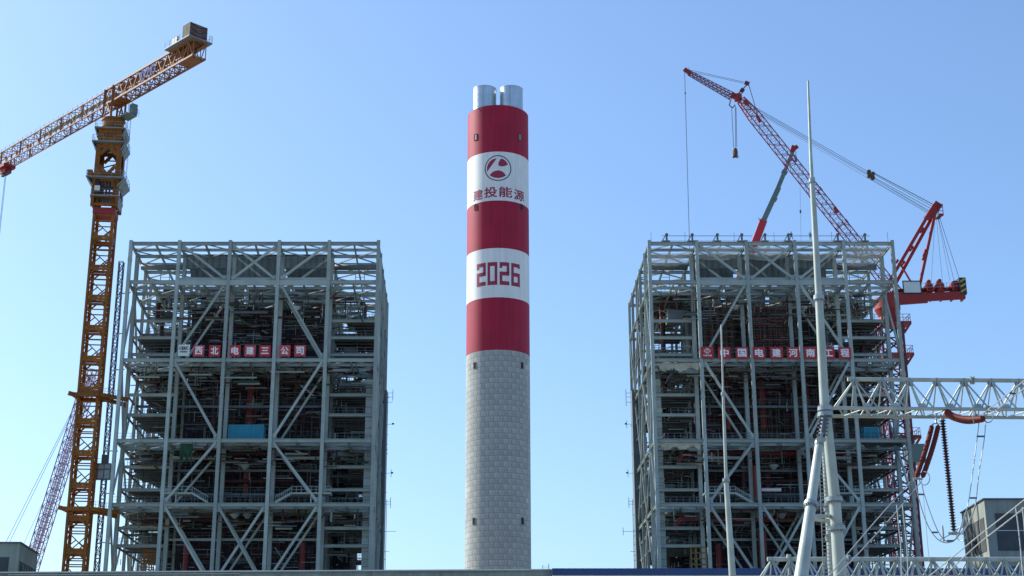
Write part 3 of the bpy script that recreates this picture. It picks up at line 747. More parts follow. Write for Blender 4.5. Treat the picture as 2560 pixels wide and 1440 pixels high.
for k, (u, ch) in enumerate(((1811,'中'),(1855,'国'),(1898,'电'),(1941,'建'),(1983,'河'),(2026,'南'),(2071,'工'),(2112,'程'))):
    board('character_board', u, 868, 897, ch, 'board_red', f'{ORD[k]} deep red character board counted from the logo board on the right frame' if k != 6 else 'deep red character board half hidden behind the tall galvanised mast')
T, a, b = board('logo_board', 459.4, 862, 890, None, 'board_white', 'white square company board at the left end of the left row of red boards'); y = Y0-.475; w = b.x-a.x; h = b.z-a.z
flat_glyph('lettering', 'CEEC', a.x+.08*w, b.x-.08*w, a.z+.55*h, a.z+.83*h, y, M['navy'], T, .03)
flat_glyph('lettering', '中国能建', a.x+.16*w, b.x-.18*w, a.z+.30*h, a.z+.45*h, y, M['teal'], T, .02)
T, a, b = board('logo_board', 1768, 867, 896, None, 'board_red', 'red square logo board at the left end of the right row of red boards'); w = b.x-a.x; h = b.z-a.z; cx = (a.x+b.x)/2; cz = a.z+.64*h
dm = MB(); k = .27*w
pts = [(cx-k, cz), (cx, cz+k*.85), (cx+k, cz), (cx, cz-k*.85)]
for p, q in zip(pts, pts[1:]+pts[:1]): dm.bar((p[0], y, p[1]), (q[0], y, q[1]), .06, .11, (0,1,0) and (0,0,1))
pts = [(cx+k*.35, cz+k*.4), (cx, cz+k*.3), (cx-k*.25, cz+k*.05), (cx+k*.1, cz-k*.1), (cx-k*.05, cz-k*.35), (cx-k*.35, cz-k*.45)]
for p, q in zip(pts, pts[1:]): dm.bar((p[0], y, p[1]), (q[0], y, q[1]), .06, .11)
dm.build('emblem', M['white'], T)
flat_glyph('lettering', '中国电建', a.x+.16*w, b.x-.14*w, a.z+.17*h, a.z+.32*h, y, M['white'], T, .02)

# ------------------------------------------------------------ orange tower crane
TC = Vector((-76.9, 262.0, 0)); jd = Vector((-.703, .711, 0)).normalized(); ang = R(6)
tc = thing('tower_crane', 'tall orange flat-top tower crane tied to the left steel frame', 'tower crane', TC)
W = 4.1; SECH = 6.0
def rotz(p, a): return Vector((p[0]*math.cos(a)-p[1]*math.sin(a), p[0]*math.sin(a)+p[1]*math.cos(a), p[2]))
def place(name, mb, mat_, parent, rot=ang, **k):
    mb.v = [tuple(rotz(v, rot)+Vector((TC.x, TC.y, 0))) for v in mb.v]; return mb.build(name, mat_, parent, **k)
def section(h=SECH, strip=.62):
    mb = MB(); w = W/2
    for sx in (-1, 1):
        for sy in (-1, 1): mb.box((sx*(w-.2), sy*(w-.2), h/2), (.4, .4, h-.02))
    for f in range(4):
        a = f*math.pi/2
        def A(x, z, d=0): return rotz((x, -(w-.12)-d, z), a)
        def pl(x0, z0, x1, z1, wd, th=.10): mb.bar(A(x0, z0), A(x1, z1), th, wd, rotz((0,0,1), 0) if abs(x1-x0) > abs(z1-z0)*.2 else rotz((1,0,0), a))
        e = w-.4
        pl(-e, .28, e, .28, .5); pl(-e, h-.28, e, h-.28, .5)
        pl(-e, h*.78, e, h*.78, .22); pl(-e, h*.60, e, h*.60, .22)
        pl(-e, h*.60, e, .5, .2); pl(-e, .5, 0, h*.33, .2)
        for sx in (-1, 1):                              # side strips and knees
            mb.bar(A(sx*(e-.07), 0.5), A(sx*(e-.07), h-.5), .08, .2, rotz((1,0,0), a))
            mb.bar(A(sx*(e-.1), h-1.25), A(sx*(e-.95), h-.45), .08, .3); mb.bar(A(sx*(e-.1), 1.2), A(sx*(e-.8), .5), .08, .24)
    for z in (.4,): 
        mb.bar((-w+.3, -w+.3, z), (w-.3, w-.3, z), .16); mb.bar((-w+.3, w-.3, z), (w-.3, -w+.3, z), .16)
    return mb
ztop = ZV(530, TC.y); secm = section(); me = secm.data('mast_section'); me.materials.append(M['orange'])
z = ztop-SECH; k = 0
while z > -SECH:
    o = bpy.data.objects.new('mast_section', me); COL.objects.link(o); o.parent = tc; o.location = (0, 0, z); o.rotation_euler = (0, 0, ang); z -= SECH; k += 1
def zc_(v): return ZV(v, TC.y)
rc = MB(); rc.box((0, 0, zc_(535)), (W+.15, W+.15, 1.25)); place('red_collar', rc, M['crred'], tc)
im = MB()
for sx in (-1, 1):
    for sy in (-1, 1): im.box((sx*1.55, sy*1.55, (zc_(530)+zc_(458))/2), (.5, .5, zc_(458)-zc_(530)))
place('inner_mast', im, M['orange'], tc)
# climbing frame
cf = MB(); z0, z1 = zc_(526), zc_(458); w = W/2+.25
for sx in (-1, 1):
    for sy in (-1, 1): cf.box((sx*w, sy*w, (z0+z1)/2), (.6, .6, z1-z0))
for z in (z0+.4, zc_(500), z1-.2): 
    for s in (-1, 1): cf.box((0, s*w, z), (2*w-.6, .3, .6)); cf.box((s*w, 0, z), (.3, 2*w-.6, .6))
place('climbing_frame', cf, M['orange'], tc)
rj = MB()
for x in (-1.1, -.55, .1, .7): rj.box((x, -w+.5, (zc_(500)+z1)/2), (.34, .3, z1-zc_(500)-.6))
for z in (zc_(490), zc_(478)): rj.box((0, -w+.5, z), (2.6, .32, .4))
for x in (-.6, .0, .6): rj.box((x, -w+.1, zc_(514)), (.22, .3, 1.6))
rj.box((-1.7, -w-.05, (zc_(500)+z1)/2), (1.0, .2, z1-zc_(500)))
place('jacking_gear', rj, M['darkred'], tc)
MBp = MB(); MBp.box((-1.5, -w-.35, zc_(483)), (1.0, .5, 1.0)); place('control_box', MBp, M['board_white'], tc)
# upper tower with portholes
ut = MB(); z0, z1 = zc_(456), zc_(372); w = W/2+.35
def panel_ring(mb, w, z0, z1, open_r, strip):
    for f in range(4):
        a = f*math.pi/2
        def A(x, z): return rotz((x, -w, z), a)
        for s in (-1, 1): mb.bar(A(s*(w-strip/2), z0), A(s*(w-strip/2), z1), .14, strip, rotz((1,0,0), a))
        mb.bar(A(-w+strip, z0+.6), A(w-strip, z0+.6), .13, 1.2); mb.bar(A(-w+strip, z1-.4), A(w-strip, z1-.4), .13, .8)
        for s in (-1, 1):
            mb.bar(A(s*(w-strip), z1-2.2), A(s*(w-strip-1.3), z1-.6), .12, .7); mb.bar(A(s*(w-strip), z0+2.6), A(s*(w-strip-1.3), z0+1.0), .12, .7)
panel_ring(ut, w, z0, z1, 1.5, .85)
for k in range(4): zz = z0+2.2+k*1.6; ut.bar((-w+.5, w-.2, zz), (w-.5, w-.2, zz+(1.3 if k % 2 else 0)), .2)
place('upper_tower', ut, M['orange'], tc)
sl = MB(); z0, z1 = zc_(368), zc_(334); panel_ring(sl, w-.15, z0, z1, 1, 1.1)
sl.box((0, 0, z1-.6), (2*w-.5, 2*w-.5, 1.0)); place('slewing_base', sl, M['orange'], tc)
tt = MB(); z0, z1 = zc_(333), zc_(301); tt.lathe((0, 0, 0), [(.5, z0), (2.05, z0), (2.05, z0+.9), (2.2, z0+.92), (2.2, z0+1.1), (2.1, z0+1.12), (2.15, z1-.4), (2.3, z1-.38), (2.3, z1), (.5, z1)], 40)
place('turntable', tt, M['orange'], tc)
# platforms with skirts and rails
for v, half in ((333, 3.0), (368, 3.25), (458, 3.7), (500, 2.75)):
    pf = MB(); z = zc_(v); pf.box((0, 0, z), (2*half, 2*half, .22))
    for s in (-1, 1):
        for q in (-1, 1):
            pf.bar((s*half*.98, q*(half-.2), z-.1), (s*(W/2+.3), q*(half-.6), z-1.7), .12, .2)
            pf.bar((s*half*.98, q*.2, z-.1), (s*(W/2+.3), q*.2, z-1.7), .12, .2)
    for s in (-1, 1):                                   # sloped skirts left and right
        b = len(pf.v); pf.v += [(s*half, -half, z-.1), (s*half, half, z-.1), (s*(W/2+.45), half-.9, z-1.9), (s*(W/2+.45), -half+.9, z-1.9)]; pf.f.append((b, b+1, b+2, b+3))
    h = half-.1; railing(pf, [(-h,-h,z+.1),(h,-h,z+.1),(h,h,z+.1),(-h,h,z+.1),(-h,-h,z+.1)], 1.2, 1.8, .06)
    place('platform', pf, M['plat'], tc)
cb = MB(); cb.box((-3.3, -1.2, zc_(447)), (.9, 2, 2)); place('pump_box', cb, M['orange'], tc)
# slewing frame between turntable and jib
zj = zc_(262)                                            # bottom chord height of the jib
sf = MB(); z1 = zc_(301); jx = Vector((jd.y, -jd.x, 0)); c0 = Vector((TC.x, TC.y, 0))
for a in (-1.6, 1.6):
    for b in (-1.5, 1.5):
        p = c0+jd*a+jx*b; sf.bar(p+Vector((0,0,z1)), p*1+Vector((0,0,zj+3.3)), .34)
        sf.bar(c0+jd*a+jx*b+Vector((0,0,z1)), c0-jd*a*.1+jx*b+Vector((0,0,zj)), .22)
for b in (-1.5, 1.5): sf.bar(c0-jd*1.6+jx*b+Vector((0,0,z1+1)), c0+jd*1.6+jx*b+Vector((0,0,zj-.3)), .2)
sf.build('slewing_frame', M['orange'], tc)
cab = MB(); q = c0-jd*3.6+jx*1.0; zz = (zc_(284)+zc_(308))/2+.5
cab.box((q.x, q.y, zz-.9), (3.2, 2.4, .3), math.atan2(-jd.y, -jd.x)); cab.box((q.x+1.2, q.y-.4, zz+.4), (1.1, 1.2, 2.1), math.atan2(-jd.y, -jd.x))
railing(cab, [(q.x+2.1, q.y+.6, zz-.8), (q.x+2.1, q.y-1.8, zz-.8)], 1.2, 1, .05)
cab.build('electrical_cabinet', M['teal'], tc)
# jib and counter-jib
JH, JW = 3.2, 2.3
def jp(s, h, b=0): return c0+jd*s+jx*b+Vector((0, 0, zj+h))
jb = MB(); lattice(jb, jp(1.6, JH/2), jp(62, JH/2), JW, JH, 24, .24, .11); 
for s in range(2, 62, 9): jb.bar(jp(s, 0, -JW/2), jp(s, JH, -JW/2), .3); jb.bar(jp(s, 0, JW/2), jp(s, JH, JW/2), .3)
jb.build('jib', M['orange2'], tc)
mw = MB(); mw.bar(jp(0, JH-.9), jp(30, JH-.9), 1.1, .12); 
for s in range(2, 60, 2): mw.bar(jp(s, JH, -.9), jp(s, JH+1.0, -.9), .06)
mw.bar(jp(0, JH+1.0, -.9), jp(60, JH+1.0, -.9), .05)
for s in range(-26, 0, 2): mw.bar(jp(s, JH+.5, 1.7), jp(s, JH+1.6, 1.7), .06)
mw.bar(jp(-26, JH+1.6, 1.7), jp(0, JH+1.6, 1.7), .05)
mw.build('walkway', M['galvf'], tc)
cj = MB(); CH, CW = 3.3, 2.7; lattice(cj, jp(1.6, CH/2), jp(-30.2, CH/2), CW, CH, 18, .32, .15)
cj.bar(jp(-4, .1), jp(1, .1), CW-.3, .12); cj.bar(jp(-29.5, 0.05), jp(-25, 0.05), CW-.3, .4); cj.bar(jp(-29, CH-.3), jp(-1, CH-.3), CW*.5, .1)
cj.build('counter_jib', M['orange2'], tc)
cp = MB(); cp.bar(jp(-21.8, CH+.28), jp(-30.4, CH+.28), 5.2, .22)
railing(cp, [jp(-22, CH+.4, -2.5), jp(-27, CH+.4, -2.5)], 1.2, 1.3, .06); railing(cp, [jp(-27.5, CH+.4, 2.5), jp(-30.3, CH+.4, 2.5), jp(-30.3, CH+.4, 1.9)], 1.3, 1, .07)
cp.build('counter_platform', M['plat'], tc)
ja = math.atan2(jd.y, jd.x)
cw = MB(); c = jp(-28.7, CH+1.85, -.3); cw.box(c, (2.5, 3.8, 2.9), ja); cwo = cw.build('counterweight', M['cwt'], tc)
hz = MB(); hb = MB(); e = jp(-29.98, CH+1.85, -.3)        # chevrons on the end face
for k in range(5):
    for s in (-1, 1):
        zz = -1.1+k*.55
        p, q = e+jx*(s*1.85)+Vector((0,0,zz+.4)), e+jx*(s*.03)+Vector((0,0,zz-.35)); p.z = max(min(p.z, e.z+1.3), e.z-1.3); q.z = max(min(q.z, e.z+1.3), e.z-1.3)
        (hz if k % 2 else hb).bar(p, q, .06, .27)
hz.build('stripe', M['red'], cwo); hb.build('stripe', M['hazblack'], cwo)
wi = MB(); p = jp(-24.6, CH+1.0, -.5); wi.tube(p-jx*1.1, p+jx*1.1, .65, 14); wi.box(p+Vector((0,0,.1))-jx*1.4, (1.6,.4,1.8), ja); wi.box(p+jx*1.4+Vector((0,0,.3)), (1.2,.5,2.2), ja); wi.build('winch', M['teal'], tc)
# blue letters on the face of the counter-jib
for k, ch in enumerate('XCMG'):
    vs, fs = text_polys(ch); v2 = fit(vs, 0, 1, 0, 1); s0 = -11.8-k*1.45; bm_ = MB(); b = 0
    for d in (0, .12):
        for x, zz in v2: bm_.v.append(tuple(jp(s0-x*1.3, .8+zz*1.8, -(CW/2+.22+d))))
    n = len(v2); bm_.f += [f for f in fs]+[tuple(n+i for i in reversed(f)) for f in fs]
    bm_.build('letter', M['letblue'], tc)
# trolley with hook rope
tp = jp(46.5, -.6); tr = MB(); tr.box(tp+Vector((0,0,.3)), (3.2, 2.8, .7), ja); tr.box(tp+Vector((0,0,-.6)), (2.2, 1.6, 1.2), ja); 
for a in (-1, 1): tr.bar(tp+jd*a*1.4+Vector((0,0,-.9)), tp+jd*a*.3+Vector((0,0,1.6)), .3); tr.bar(tp+jx*1.3+jd*a+Vector((0,0,-.2)), tp+jx*1.3+jd*a+Vector((0,0,2.4)), .22)
tr.build('trolley', M['crred'], tc)
ts = MB()
for a in (-1.3, -.5, .5, 1.4): ts.tube(tp+jd*a-jx*.25+Vector((0,0,-1.2)), tp+jd*a+jx*.25+Vector((0,0,-1.2)), .42, 12)
ts.build('sheave', M['cable'], tc)
rp_ = MB()
for d in (-.25, .25): rp_.tube(tp+jd*d+Vector((0,0,-1.2)), Vector((tp.x+jd.x*d, tp.y+jd.y*d, 62)), .05, 5)
rp_.tube(jp(2, -.5), tp+Vector((0,0,-.2)), .05, 5); rp_.build('hoist_rope', M['cable'], tc)
hk = MB(); hk.box((tp.x, tp.y, 61.2), (.8, .6, 1.6)); hk.torus((tp.x, tp.y, 59.9), (0,1,0), .4, .1, 12, 6); hk.build('hook_block', M['crred'], tc)
# ties to the frame
for v in (993, 1276):
    z = zc_(v); t = MB(); w = W/2+.35
    for s in (-1, 1): t.bar((TC.x-w, TC.y+s*w, z), (TC.x+w, TC.y+s*w, z), .45, .75); t.bar((TC.x+s*w, TC.y-w, z), (TC.x+s*w, TC.y+w, z), .45, .75)
    t.bar((TC.x-w, TC.y-w, z), (TC.x-w-.9, TC.y-w-.4, z+.2), .8, .7)
    e = ptL(0, 8, z); t.bar((TC.x+w, TC.y-w, z), (e.x+1.2, e.y-4, z), .5, .7); t.bar((TC.x+w, TC.y+w, z), (e.x, e.y, z-.2), .5, .7); t.bar((TC.x+w, TC.y-w, z-.3), (e.x, e.y, z-.5), .35, .5)
    railing(t, [(TC.x+w, TC.y-w, z+.3), (e.x, e.y-4.5, z+.3)], 1.1, 1.2, .05)
    t.build('building_tie', M['orange'], tc)
el = MB()                                               # caged ladder down the right face
for k in range(46): z = ztop+4+k*.45; el.bar((TC.x+2.9, TC.y-.4, z), (TC.x+2.9, TC.y+.4, z), .05); el.bar((TC.x+3.5, TC.y-.4, z), (TC.x+3.5, TC.y+.4, z), .05)
for x in (2.9, 3.5): el.bar((TC.x+x, TC.y-.4, ztop+4), (TC.x+x, TC.y-.4, ztop+25), .06)
el.build('ladder', M['galvf'], tc)

# ------------------------------------------------------------ construction hoist
hp = P(268, 1100, 266); ho = thing('construction_hoist', 'thin dark lattice hoist mast between orange crane and left steel frame', 'hoist', (hp.x, 266, 0))
zt = ZV(655, 266); n = 64; ml = MB(); lattice(ml, (hp.x, 266, 0), (hp.x, 266, zt), .85, .85, n, .15, .10, (0,1,0)); ml.build('mast', M['cable'], ho)
zc = ZV(1182, 266); cg = MB(); cg.box((hp.x-.3, 266-.9, zc), (3.6, 1.3, 2.9)); cg.build('cage', M['galvf'], ho)
cgf = MB(); 
for dz in (-1.45, 0.4, 1.45): cgf.box((hp.x-.3, 266-1.58, zc+dz), (3.7, .1, .22))
for dx in (-1.5, -.5, .5, 1.5): cgf.box((hp.x-.3+dx*1.15, 266-1.58, zc), (.12, .08, 2.74))
railing(cgf, [(hp.x-2.3, 265, zc+1.5), (hp.x+.5, 265, zc+1.5)], 1.0, .8, .05); cgf.box((hp.x+.1, 265.2, zc+2.4), (1.1, .8, 1.7)); cgf.build('cage_frame', M['cable'], ho)
for v in (735, 835, 925, 1127, 1233, 1355):
    z = ZV(v, 266); x = ptL(0, 3, z); MB().bar((hp.x, 266, z), (x.x, x.y, z-.6), .16, .2).build('wall_tie', M['cable'], ho)

# ------------------------------------------------------------ red luffing tower crane behind the right frame
YC = 312.0
def C(u, v, d=0): return P(u, v, YC+d)
mx_ = C(2225, 850).x; lc = thing('luffing_crane', 'large red luffing crane with lattice boom rising behind the right steel frame', 'crane', (mx_, YC, 0))
zt = C(2225, 812).z; mm = MB(); lattice(mm, (mx_, YC, 0), (mx_, YC, zt), 4.8, 4.8, 24, .5, .26, (0,1,0), xb=True); mm.build('mast', M['magenta'], lc)
for v in (812, 890, 1095):
    z = C(2240, v).z; pm_ = MB(); pm_.box((mx_+1.2, YC, z), (6.4, 5.6, .3)); railing(pm_, [(mx_+1, YC-2.7, z+.2), (mx_+4.2, YC-2.7, z+.2), (mx_+4.2, YC+2.7, z+.2)], 1.6, 1.2, .09)
    pm_.bar((mx_+4.3, YC-2.6, z-.2), (mx_+2.6, YC-2.6, z-2.6), .2, .5); pm_.bar((mx_+4.3, YC+2.6, z-.2), (mx_+2.6, YC+2.6, z-2.6), .2, .5)
    pm_.build('platform', M['crred'], lc)
jb = MB(); z0, z1 = C(2250, 1160).z, C(2250, 1115).z; jb.box((mx_+3.2, YC-.5, (z0+z1)/2), (3.6, 4.5, z1-z0)); jb.build('jacking_cabin', M['teal'], lc)
sb = MB(); za, zb, zd = C(2225, 812).z, C(2222, 775).z, C(2222, 748).z
sb.lathe((mx_, YC, 0), [(2.5, za), (2.7, za+.4), (2.0, (za+zb)/2), (2.9, zb), (2.9, zd), (.2, zd)], 28, caps=False); sb.build('slewing_ring', M['crred'], lc)
# counterweight arm
ar = MB()
for d in (-1.7, 1.7):
    for (u0, v0, h0, u1, v1, h1) in ((2205, 748, 3.3, 2318, 744, 2.5), (2318, 743, 1.9, 2411, 738, 1.9)):
        p, q = C(u0, v0, d), C(u1, v1, d); b = len(ar.v)
        for c, h in ((p, h0), (q, h1)):
            for dy in (-.25, .25):
                for dz in (-h/2, h/2): ar.v.append((c.x, c.y+dy, c.z+dz))
        ar.f += [tuple(b+i for i in f) for f in ((0,1,3,2),(4,6,7,5),(0,4,5,1),(2,3,7,6),(0,2,6,4),(1,5,7,3))]
for k in range(8): p = C(2225+k*26, 744); ar.box((p.x, YC, p.z), (.3, 3.0, 1.2))
p, q = C(2230, 728), C(2408, 722); ar.bar(p, q, 3.2, .12); ar.build('counterweight_arm', M['crred'], lc)
rl = MB(); railing(rl, [C(2302, 727, -1.9), C(2400, 723, -1.9)], 1.6, 1.3, .06); rl.build('handrail', M['galvf'], lc)
for u, r in ((2320, .95), (2347, 1.15), (2384, 1.05)):
    c = C(u, 718 if u != 2384 else 714); w_ = MB(); w_.tube(c-Vector((0,1.2,-.0)), c+Vector((0,1.2,0)), r*.85, 16); w_.box(c+Vector((.1,0,-r*.8)), (1.7, 2.2, .9)); 
    if u != 2384: w_.tube(c+Vector((.1,-.8,r+.2)), c+Vector((.1,.8,r+.2)), .45, 12)
    autosmooth(w_.build('winch_drum', M['crred'], lc))
cwt = MB(); p, q = C(2394, 741), C(2408, 700); cwt.box(((p.x+q.x)/2, YC, (p.z+q.z)/2), (1.5, 4, q.z-p.z)); cwo = cwt.build('counterweight', M['hazblack'], lc)
st = MB()
for k in range(3): zz = p.z+.5+k*1.2; st.bar(((p.x+q.x)/2-.6, YC-2.03, zz), ((p.x+q.x)/2+.6, YC-2.03, zz+.75), .05, .35)
st.build('stripe', M['yellow'], cwo)
wb = MB(); a, b = C(2259, 733, -2), C(2301, 703, -2); wb.box(((a.x+b.x)/2, a.y, (a.z+b.z)/2), (b.x-a.x, .12, b.z-a.z)); wbo = wb.build('machine_house', M['board_white'], lc)
fr = MB()
for z in (a.z, b.z): fr.box(((a.x+b.x)/2, a.y-.1, z), (b.x-a.x+.2, .12, .22))
for x in (a.x, b.x): fr.box((x, a.y-.1, (a.z+b.z)/2), (.22, .13, b.z-a.z-.25))
fr.build('frame', M['hazblack'], wbo)
# back mast
top = (2338, 518); hd = MB(); c = C(*top); hd.bar(C(2322, 545), C(2344, 512), 2.8, 1.9); hd.build('mast_head', M['crred'], lc)
hpf = MB(); a, b = C(2347, 537, -1.5), C(2356, 512, -1.5); 
for x in (a.x, b.x): hpf.bar((x, a.y, a.z), (x, a.y, b.z+.3), .12)
for t in (0, .4, .75, 1): z = a.z+(b.z-a.z)*t; hpf.bar((a.x, a.y, z), (b.x, a.y, z), .12 if t else .5)
hpf.box(((a.x+b.x)/2, YC, a.z), (.9, 3, .2)); hpf.build('head_platform', M['crred'], lc)
for d in (-1.5, 1.5):
    MB().bar(C(2331+d*3, 530+d*2.2, d*.8), C(2226+d*4.5, 716+d*3, d), .72, .72, (0,1,0)).build('mast_leg', M['crred'], lc)
    MB().bar(C(2338, 532, d*.8), C(2296, 728, d), .6, .6, (0,1,0)).build('back_strut', M['crred'], lc)
    MB().bar(C(2252, 662, d), C(2293, 732, d), .34, .34, (0,1,0)).build('prop', M['crred'], lc)
for d in (-1.2, 1.2): MB().bar(C(2316, 625, d), C(2309, 650, d), .85, .85, (0,1,0)).build('strut_sleeve', M['crred'], lc)
lg = MB()
for t in (.25, .5, .7): p = C(2330, 530).lerp(C(2224, 715), t); lg.bar(p-Vector((0,1.4,0)), p+Vector((0,1.4,0)), .5)
lg.bar(C(2245, 655, -1.6), C(2240, 652, -1.6), .8); lg.build('leg_ties', M['crred'], lc)
# boom
hdp, ftp = C(1852, 250), C(2243, 738)
bm1 = MB(); pa = C(1885, 290); n = lattice(bm1, ftp, pa, 2.4, 2.3, 36, .20, .085, (0, 1, 0), round_=False); bm1.build('boom', M['violet'], lc)
bm2 = MB(); lattice(bm2, pa, hdp, 2.4, 2.3, 5, .22, .10, (0,1,0), w2=1.6, h2=1.5); bm2.build('boom_top', M['crred'], lc)
for (u, v) in ((1897, 298), (2090, 525)): MB().bar(C(u-4, v-7, -1.2), C(u+4, v+7, -1.2), .5, .7).build('cable_guide', M['crred'], lc)
for f_ in (.2, .38, .56, .74):
    p = ftp.lerp(pa, f_); d_ = (pa-ftp).normalized(); sx_ = d_.cross(Vector((0,1,0))); jn = MB()
    for a in (-1.2, 1.2):
        for b in (-1.15, 1.15): jn.bar(p+sx_*a+Vector((0,b,0))-d_*.5, p+sx_*a+Vector((0,b,0))+d_*.5, .34)
    for b in (-1.1, 1.1): jn.bar(p+sx_*1.2+Vector((0,b,0)), p-sx_*1.2+Vector((0,-b*.9,0)), .12)
    jn.build('boom_joint', M['violet'], lc)

bh = MB(); c = C(1845, 244); bh.box(c, (1.5, 2.2, 1.3), 0); bh.bar(C(1829, 236), C(1853, 252), 1.6, .8); bh.bar(C(1862, 250, -1), C(1868, 262, -1), .6, .8); bh.build('boom_head', M['crred'], lc)
fj = MB(); lattice(fj, C(1832, 242), C(1722, 182), 1.5, 1.35, 22, .15, .09, (0,1,0), w2=.9, h2=.8); fj.build('fly_jib', M['violet'], lc)
ft = MB(); ft.bar(C(1726, 184), C(1711, 173), 1.0, .75); ft.tube(C(1712, 176, -.6), C(1712, 176, .6), .4, 12); ft.bar(C(1722,175), C(1722,168), .08); ft.build('jib_tip', M['crred'], lc)
sp = MB()
for d in (-.7, .7): sp.bar(C(1842, 238, d), C(1869, 210, d*.6), .22)
sp.bar(C(1854, 226, -.7), C(1854, 226, .7), .3); sp.bar(C(1853, 229), C(1858, 223), .9, .9); sp.bar(C(1862, 206), C(1873, 210), 1.2, .5); sp.build('strut', M['magenta'], lc)
hg = MB(); hg.path([C(1826, 252), C(1823, 263), C(1831, 270), C(1838, 262)], .14, 5); hg.path([C(1815, 237), C(1838, 236)], .07, 5); hg.build('rope_guide', M['cable'], lc)
pe = MB()
for a, b, r in (((1716,173),(1868,207),.05),((1722,178),(1868,210),.05),((1720,180),(2330,530),.025),((1871,209),(1896,294),.09),
                ((1860,252),(2171,430),.055),((1862,256),(2172,436),.055),((1858,258),(2176,442),.045),((1862,264),(2330,540),.03),
                ((2180,430),(2336,513),.09),((2182,434),(2334,518),.06),((2180,441),(2328,522),.06),((2182,445),(2322,528),.06),((2178,448),(2320,531),.05),
                ((2343,535),(2385,700),.05),((2346,535),(2400,702),.06),((2340,535),(2357,712),.035),((2338,535),(2328,712),.035),((2344,540),(2375,702),.035)):
    pe.tube(C(*a), C(*b), r, 5)
pe.build('pendant_ropes', M['cable'], lc)
pb = MB()
for (u, v) in ((2172, 430), (2182, 435), (2173, 440), (2182, 445)): c = C(u, v); pb.tube(c-Vector((0,.35,0)), c+Vector((0,.35,0)), .5, 14)
pb.bar(C(2170, 430), C(2184, 445), .8, .3); pb.build('sheave_block', M['brown'], lc)
hr = MB()
for a, b in (((1829,268),(1834,368)),((1838,265),(1839,368)),((1840,268),(1842,368))): hr.tube(C(*a), C(*b), .07, 5)
hr.tube(C(1712, 178), P(1725, 640, YC), .04, 5); hr.tube(C(1711, 178), P(1724, 640, YC), .03, 5)
hr.tube(C(2000, 470), P(2003, 620, YC), .03, 5); hr.box(C(2001, 529), (.35, .35, .7)); hr.box(C(1713, 233), (.3, .3, .4))
hr.build('hoist_ropes', M['cable'], lc)
hb_ = MB(); c = C(1838, 380); hb_.lathe(C(1838, 383), [(.1, -1.1), (.5, -.8), (.62, -.2), (.62, .6), (.45, 1.2), (.1, 1.35)], 12); hbo = hb_.build('hook_block', M['brown'], lc)
hk = MB(); c = C(1838.5, 390)
for s in (-1, 1): hk.path([c+Vector((s*.1,0,.6)), c+Vector((s*.15,0,-.3)), c+Vector((s*.45,0,-.5)), c+Vector((s*.68,0,-.15)), c+Vector((s*.6,0,.1))], .12, 6)
hk.build('hook', M['cable'], hbo)

# ------------------------------------------------------------ telescopic crane
YT = 322.0
tl = thing('telescopic_crane', 'telescopic crane boom with red base and grey-green inner section rising behind the right steel frame', 'crane', (P(1640, 1210, YT).x, YT, 0))
def D(u, v, d=0): return P(u, v, YT+d)
MB().bar(D(1640, 1210), D(1886, 610), 2.0, 2.0).build('boom_base', M['scarlet'], tl)
MB().bar(D(1886, 612), D(1908, 553), 1.75, 1.75).build('boom_base', M['scarlet'], tl)
MB().bar(D(1908, 553), D(1946, 470), 1.25, 1.25).build('boom_section', M['teal'], tl)
MB().bar(D(1934, 496), D(1962, 428), 1.05, 1.05).build('boom_section', M['teal'], tl)
MB().bar(D(1960, 432), D(1983, 376), .85, .85).build('boom_section', M['teal'], tl)
c = MB(); c.bar(D(1980, 380), D(1984, 366), 1.3, 1.1); c.bar(D(1984, 372), D(1994, 366), .5, .9); c.tube(D(1990, 370, -.4), D(1990, 370, .4), .35, 10); c.build('boom_head', M['crred'], tl)
for (u, v) in ((1908, 553), (1935, 497), (1961, 430)): MB().bar(D(u-1, v+3), D(u+1.5, v-2), 1.4, 1.4).build('collar', M['teal'], tl)
c = MB(); c.path([D(1897, 545), D(1898, 550), D(1902, 551), D(1904, 546)], .1, 5); c.tube(D(1988, 374), D(1989, 396), .04, 5); c.tube(D(1990, 374), D(1991, 396), .04, 5); c.box(D(1990, 400), (.45, .4, .9)); c.tube(D(1896, 560), D(1878, 610), .09, 5); c.build('auxiliary_hook', M['cable'], tl)
b = D(1640, 1210); c = MB(); c.box((b.x, YT, b.z/2), (2.6, 2.6, b.z+1)); c.build('pedestal', M['crred'], tl)

# ------------------------------------------------------------ lattice-boom crane far left
YL = 345.0
ll = thing('lattice_crane', 'violet-grey lattice boom crane leaning up behind the orange tower crane', 'crane', (P(60, 1500, YL).x, YL, 0))
lm = MB(); a, b = P(62, 1470, YL), P(232, 925, YL); lattice(lm, a, b, 3.0, 2.6, 34, .2, .12, (0, 1, 0)); lm.build('boom', M['lilac'], ll)
lm = MB(); lattice(lm, P(60, 1470, YL+.5), P(228, 940, YL+.5), 1.0, .8, 40, .12, .07, (0,1,0)); lm.tube(a, b, .14, 5); lm.build('luffing_jib_mast', M['lilac'], ll)
lm = MB()
for o_ in (0, 9): lm.tube(P(194+o_*.3, 1000, YL), P(10+o_, 1365, YL), .06, 5)
lm.tube(P(12, 1360, YL), P(-60, 1500, YL), .06, 5); lm.tube(P(52, 1375, YL), P(110, 1250, YL), .05, 5); lm.tube(b, P(194, 1000, YL), .06, 5); lm.build('boom_stays', M['cable'], ll)
bd = MB(); q = P(40, 1500, YL); bd.box((q.x, YL, 3), (9, 6, 3)); bd.bar((q.x, YL, 4), a, 2.2, 2.0); bd.build('crawler_body', M['crred'], ll)
bd = MB()
for d in (-3, 3): bd.box((q.x, YL+d, .8), (11, 1.3, 1.6))
bd.build('crawler_track', M['cable'], ll)

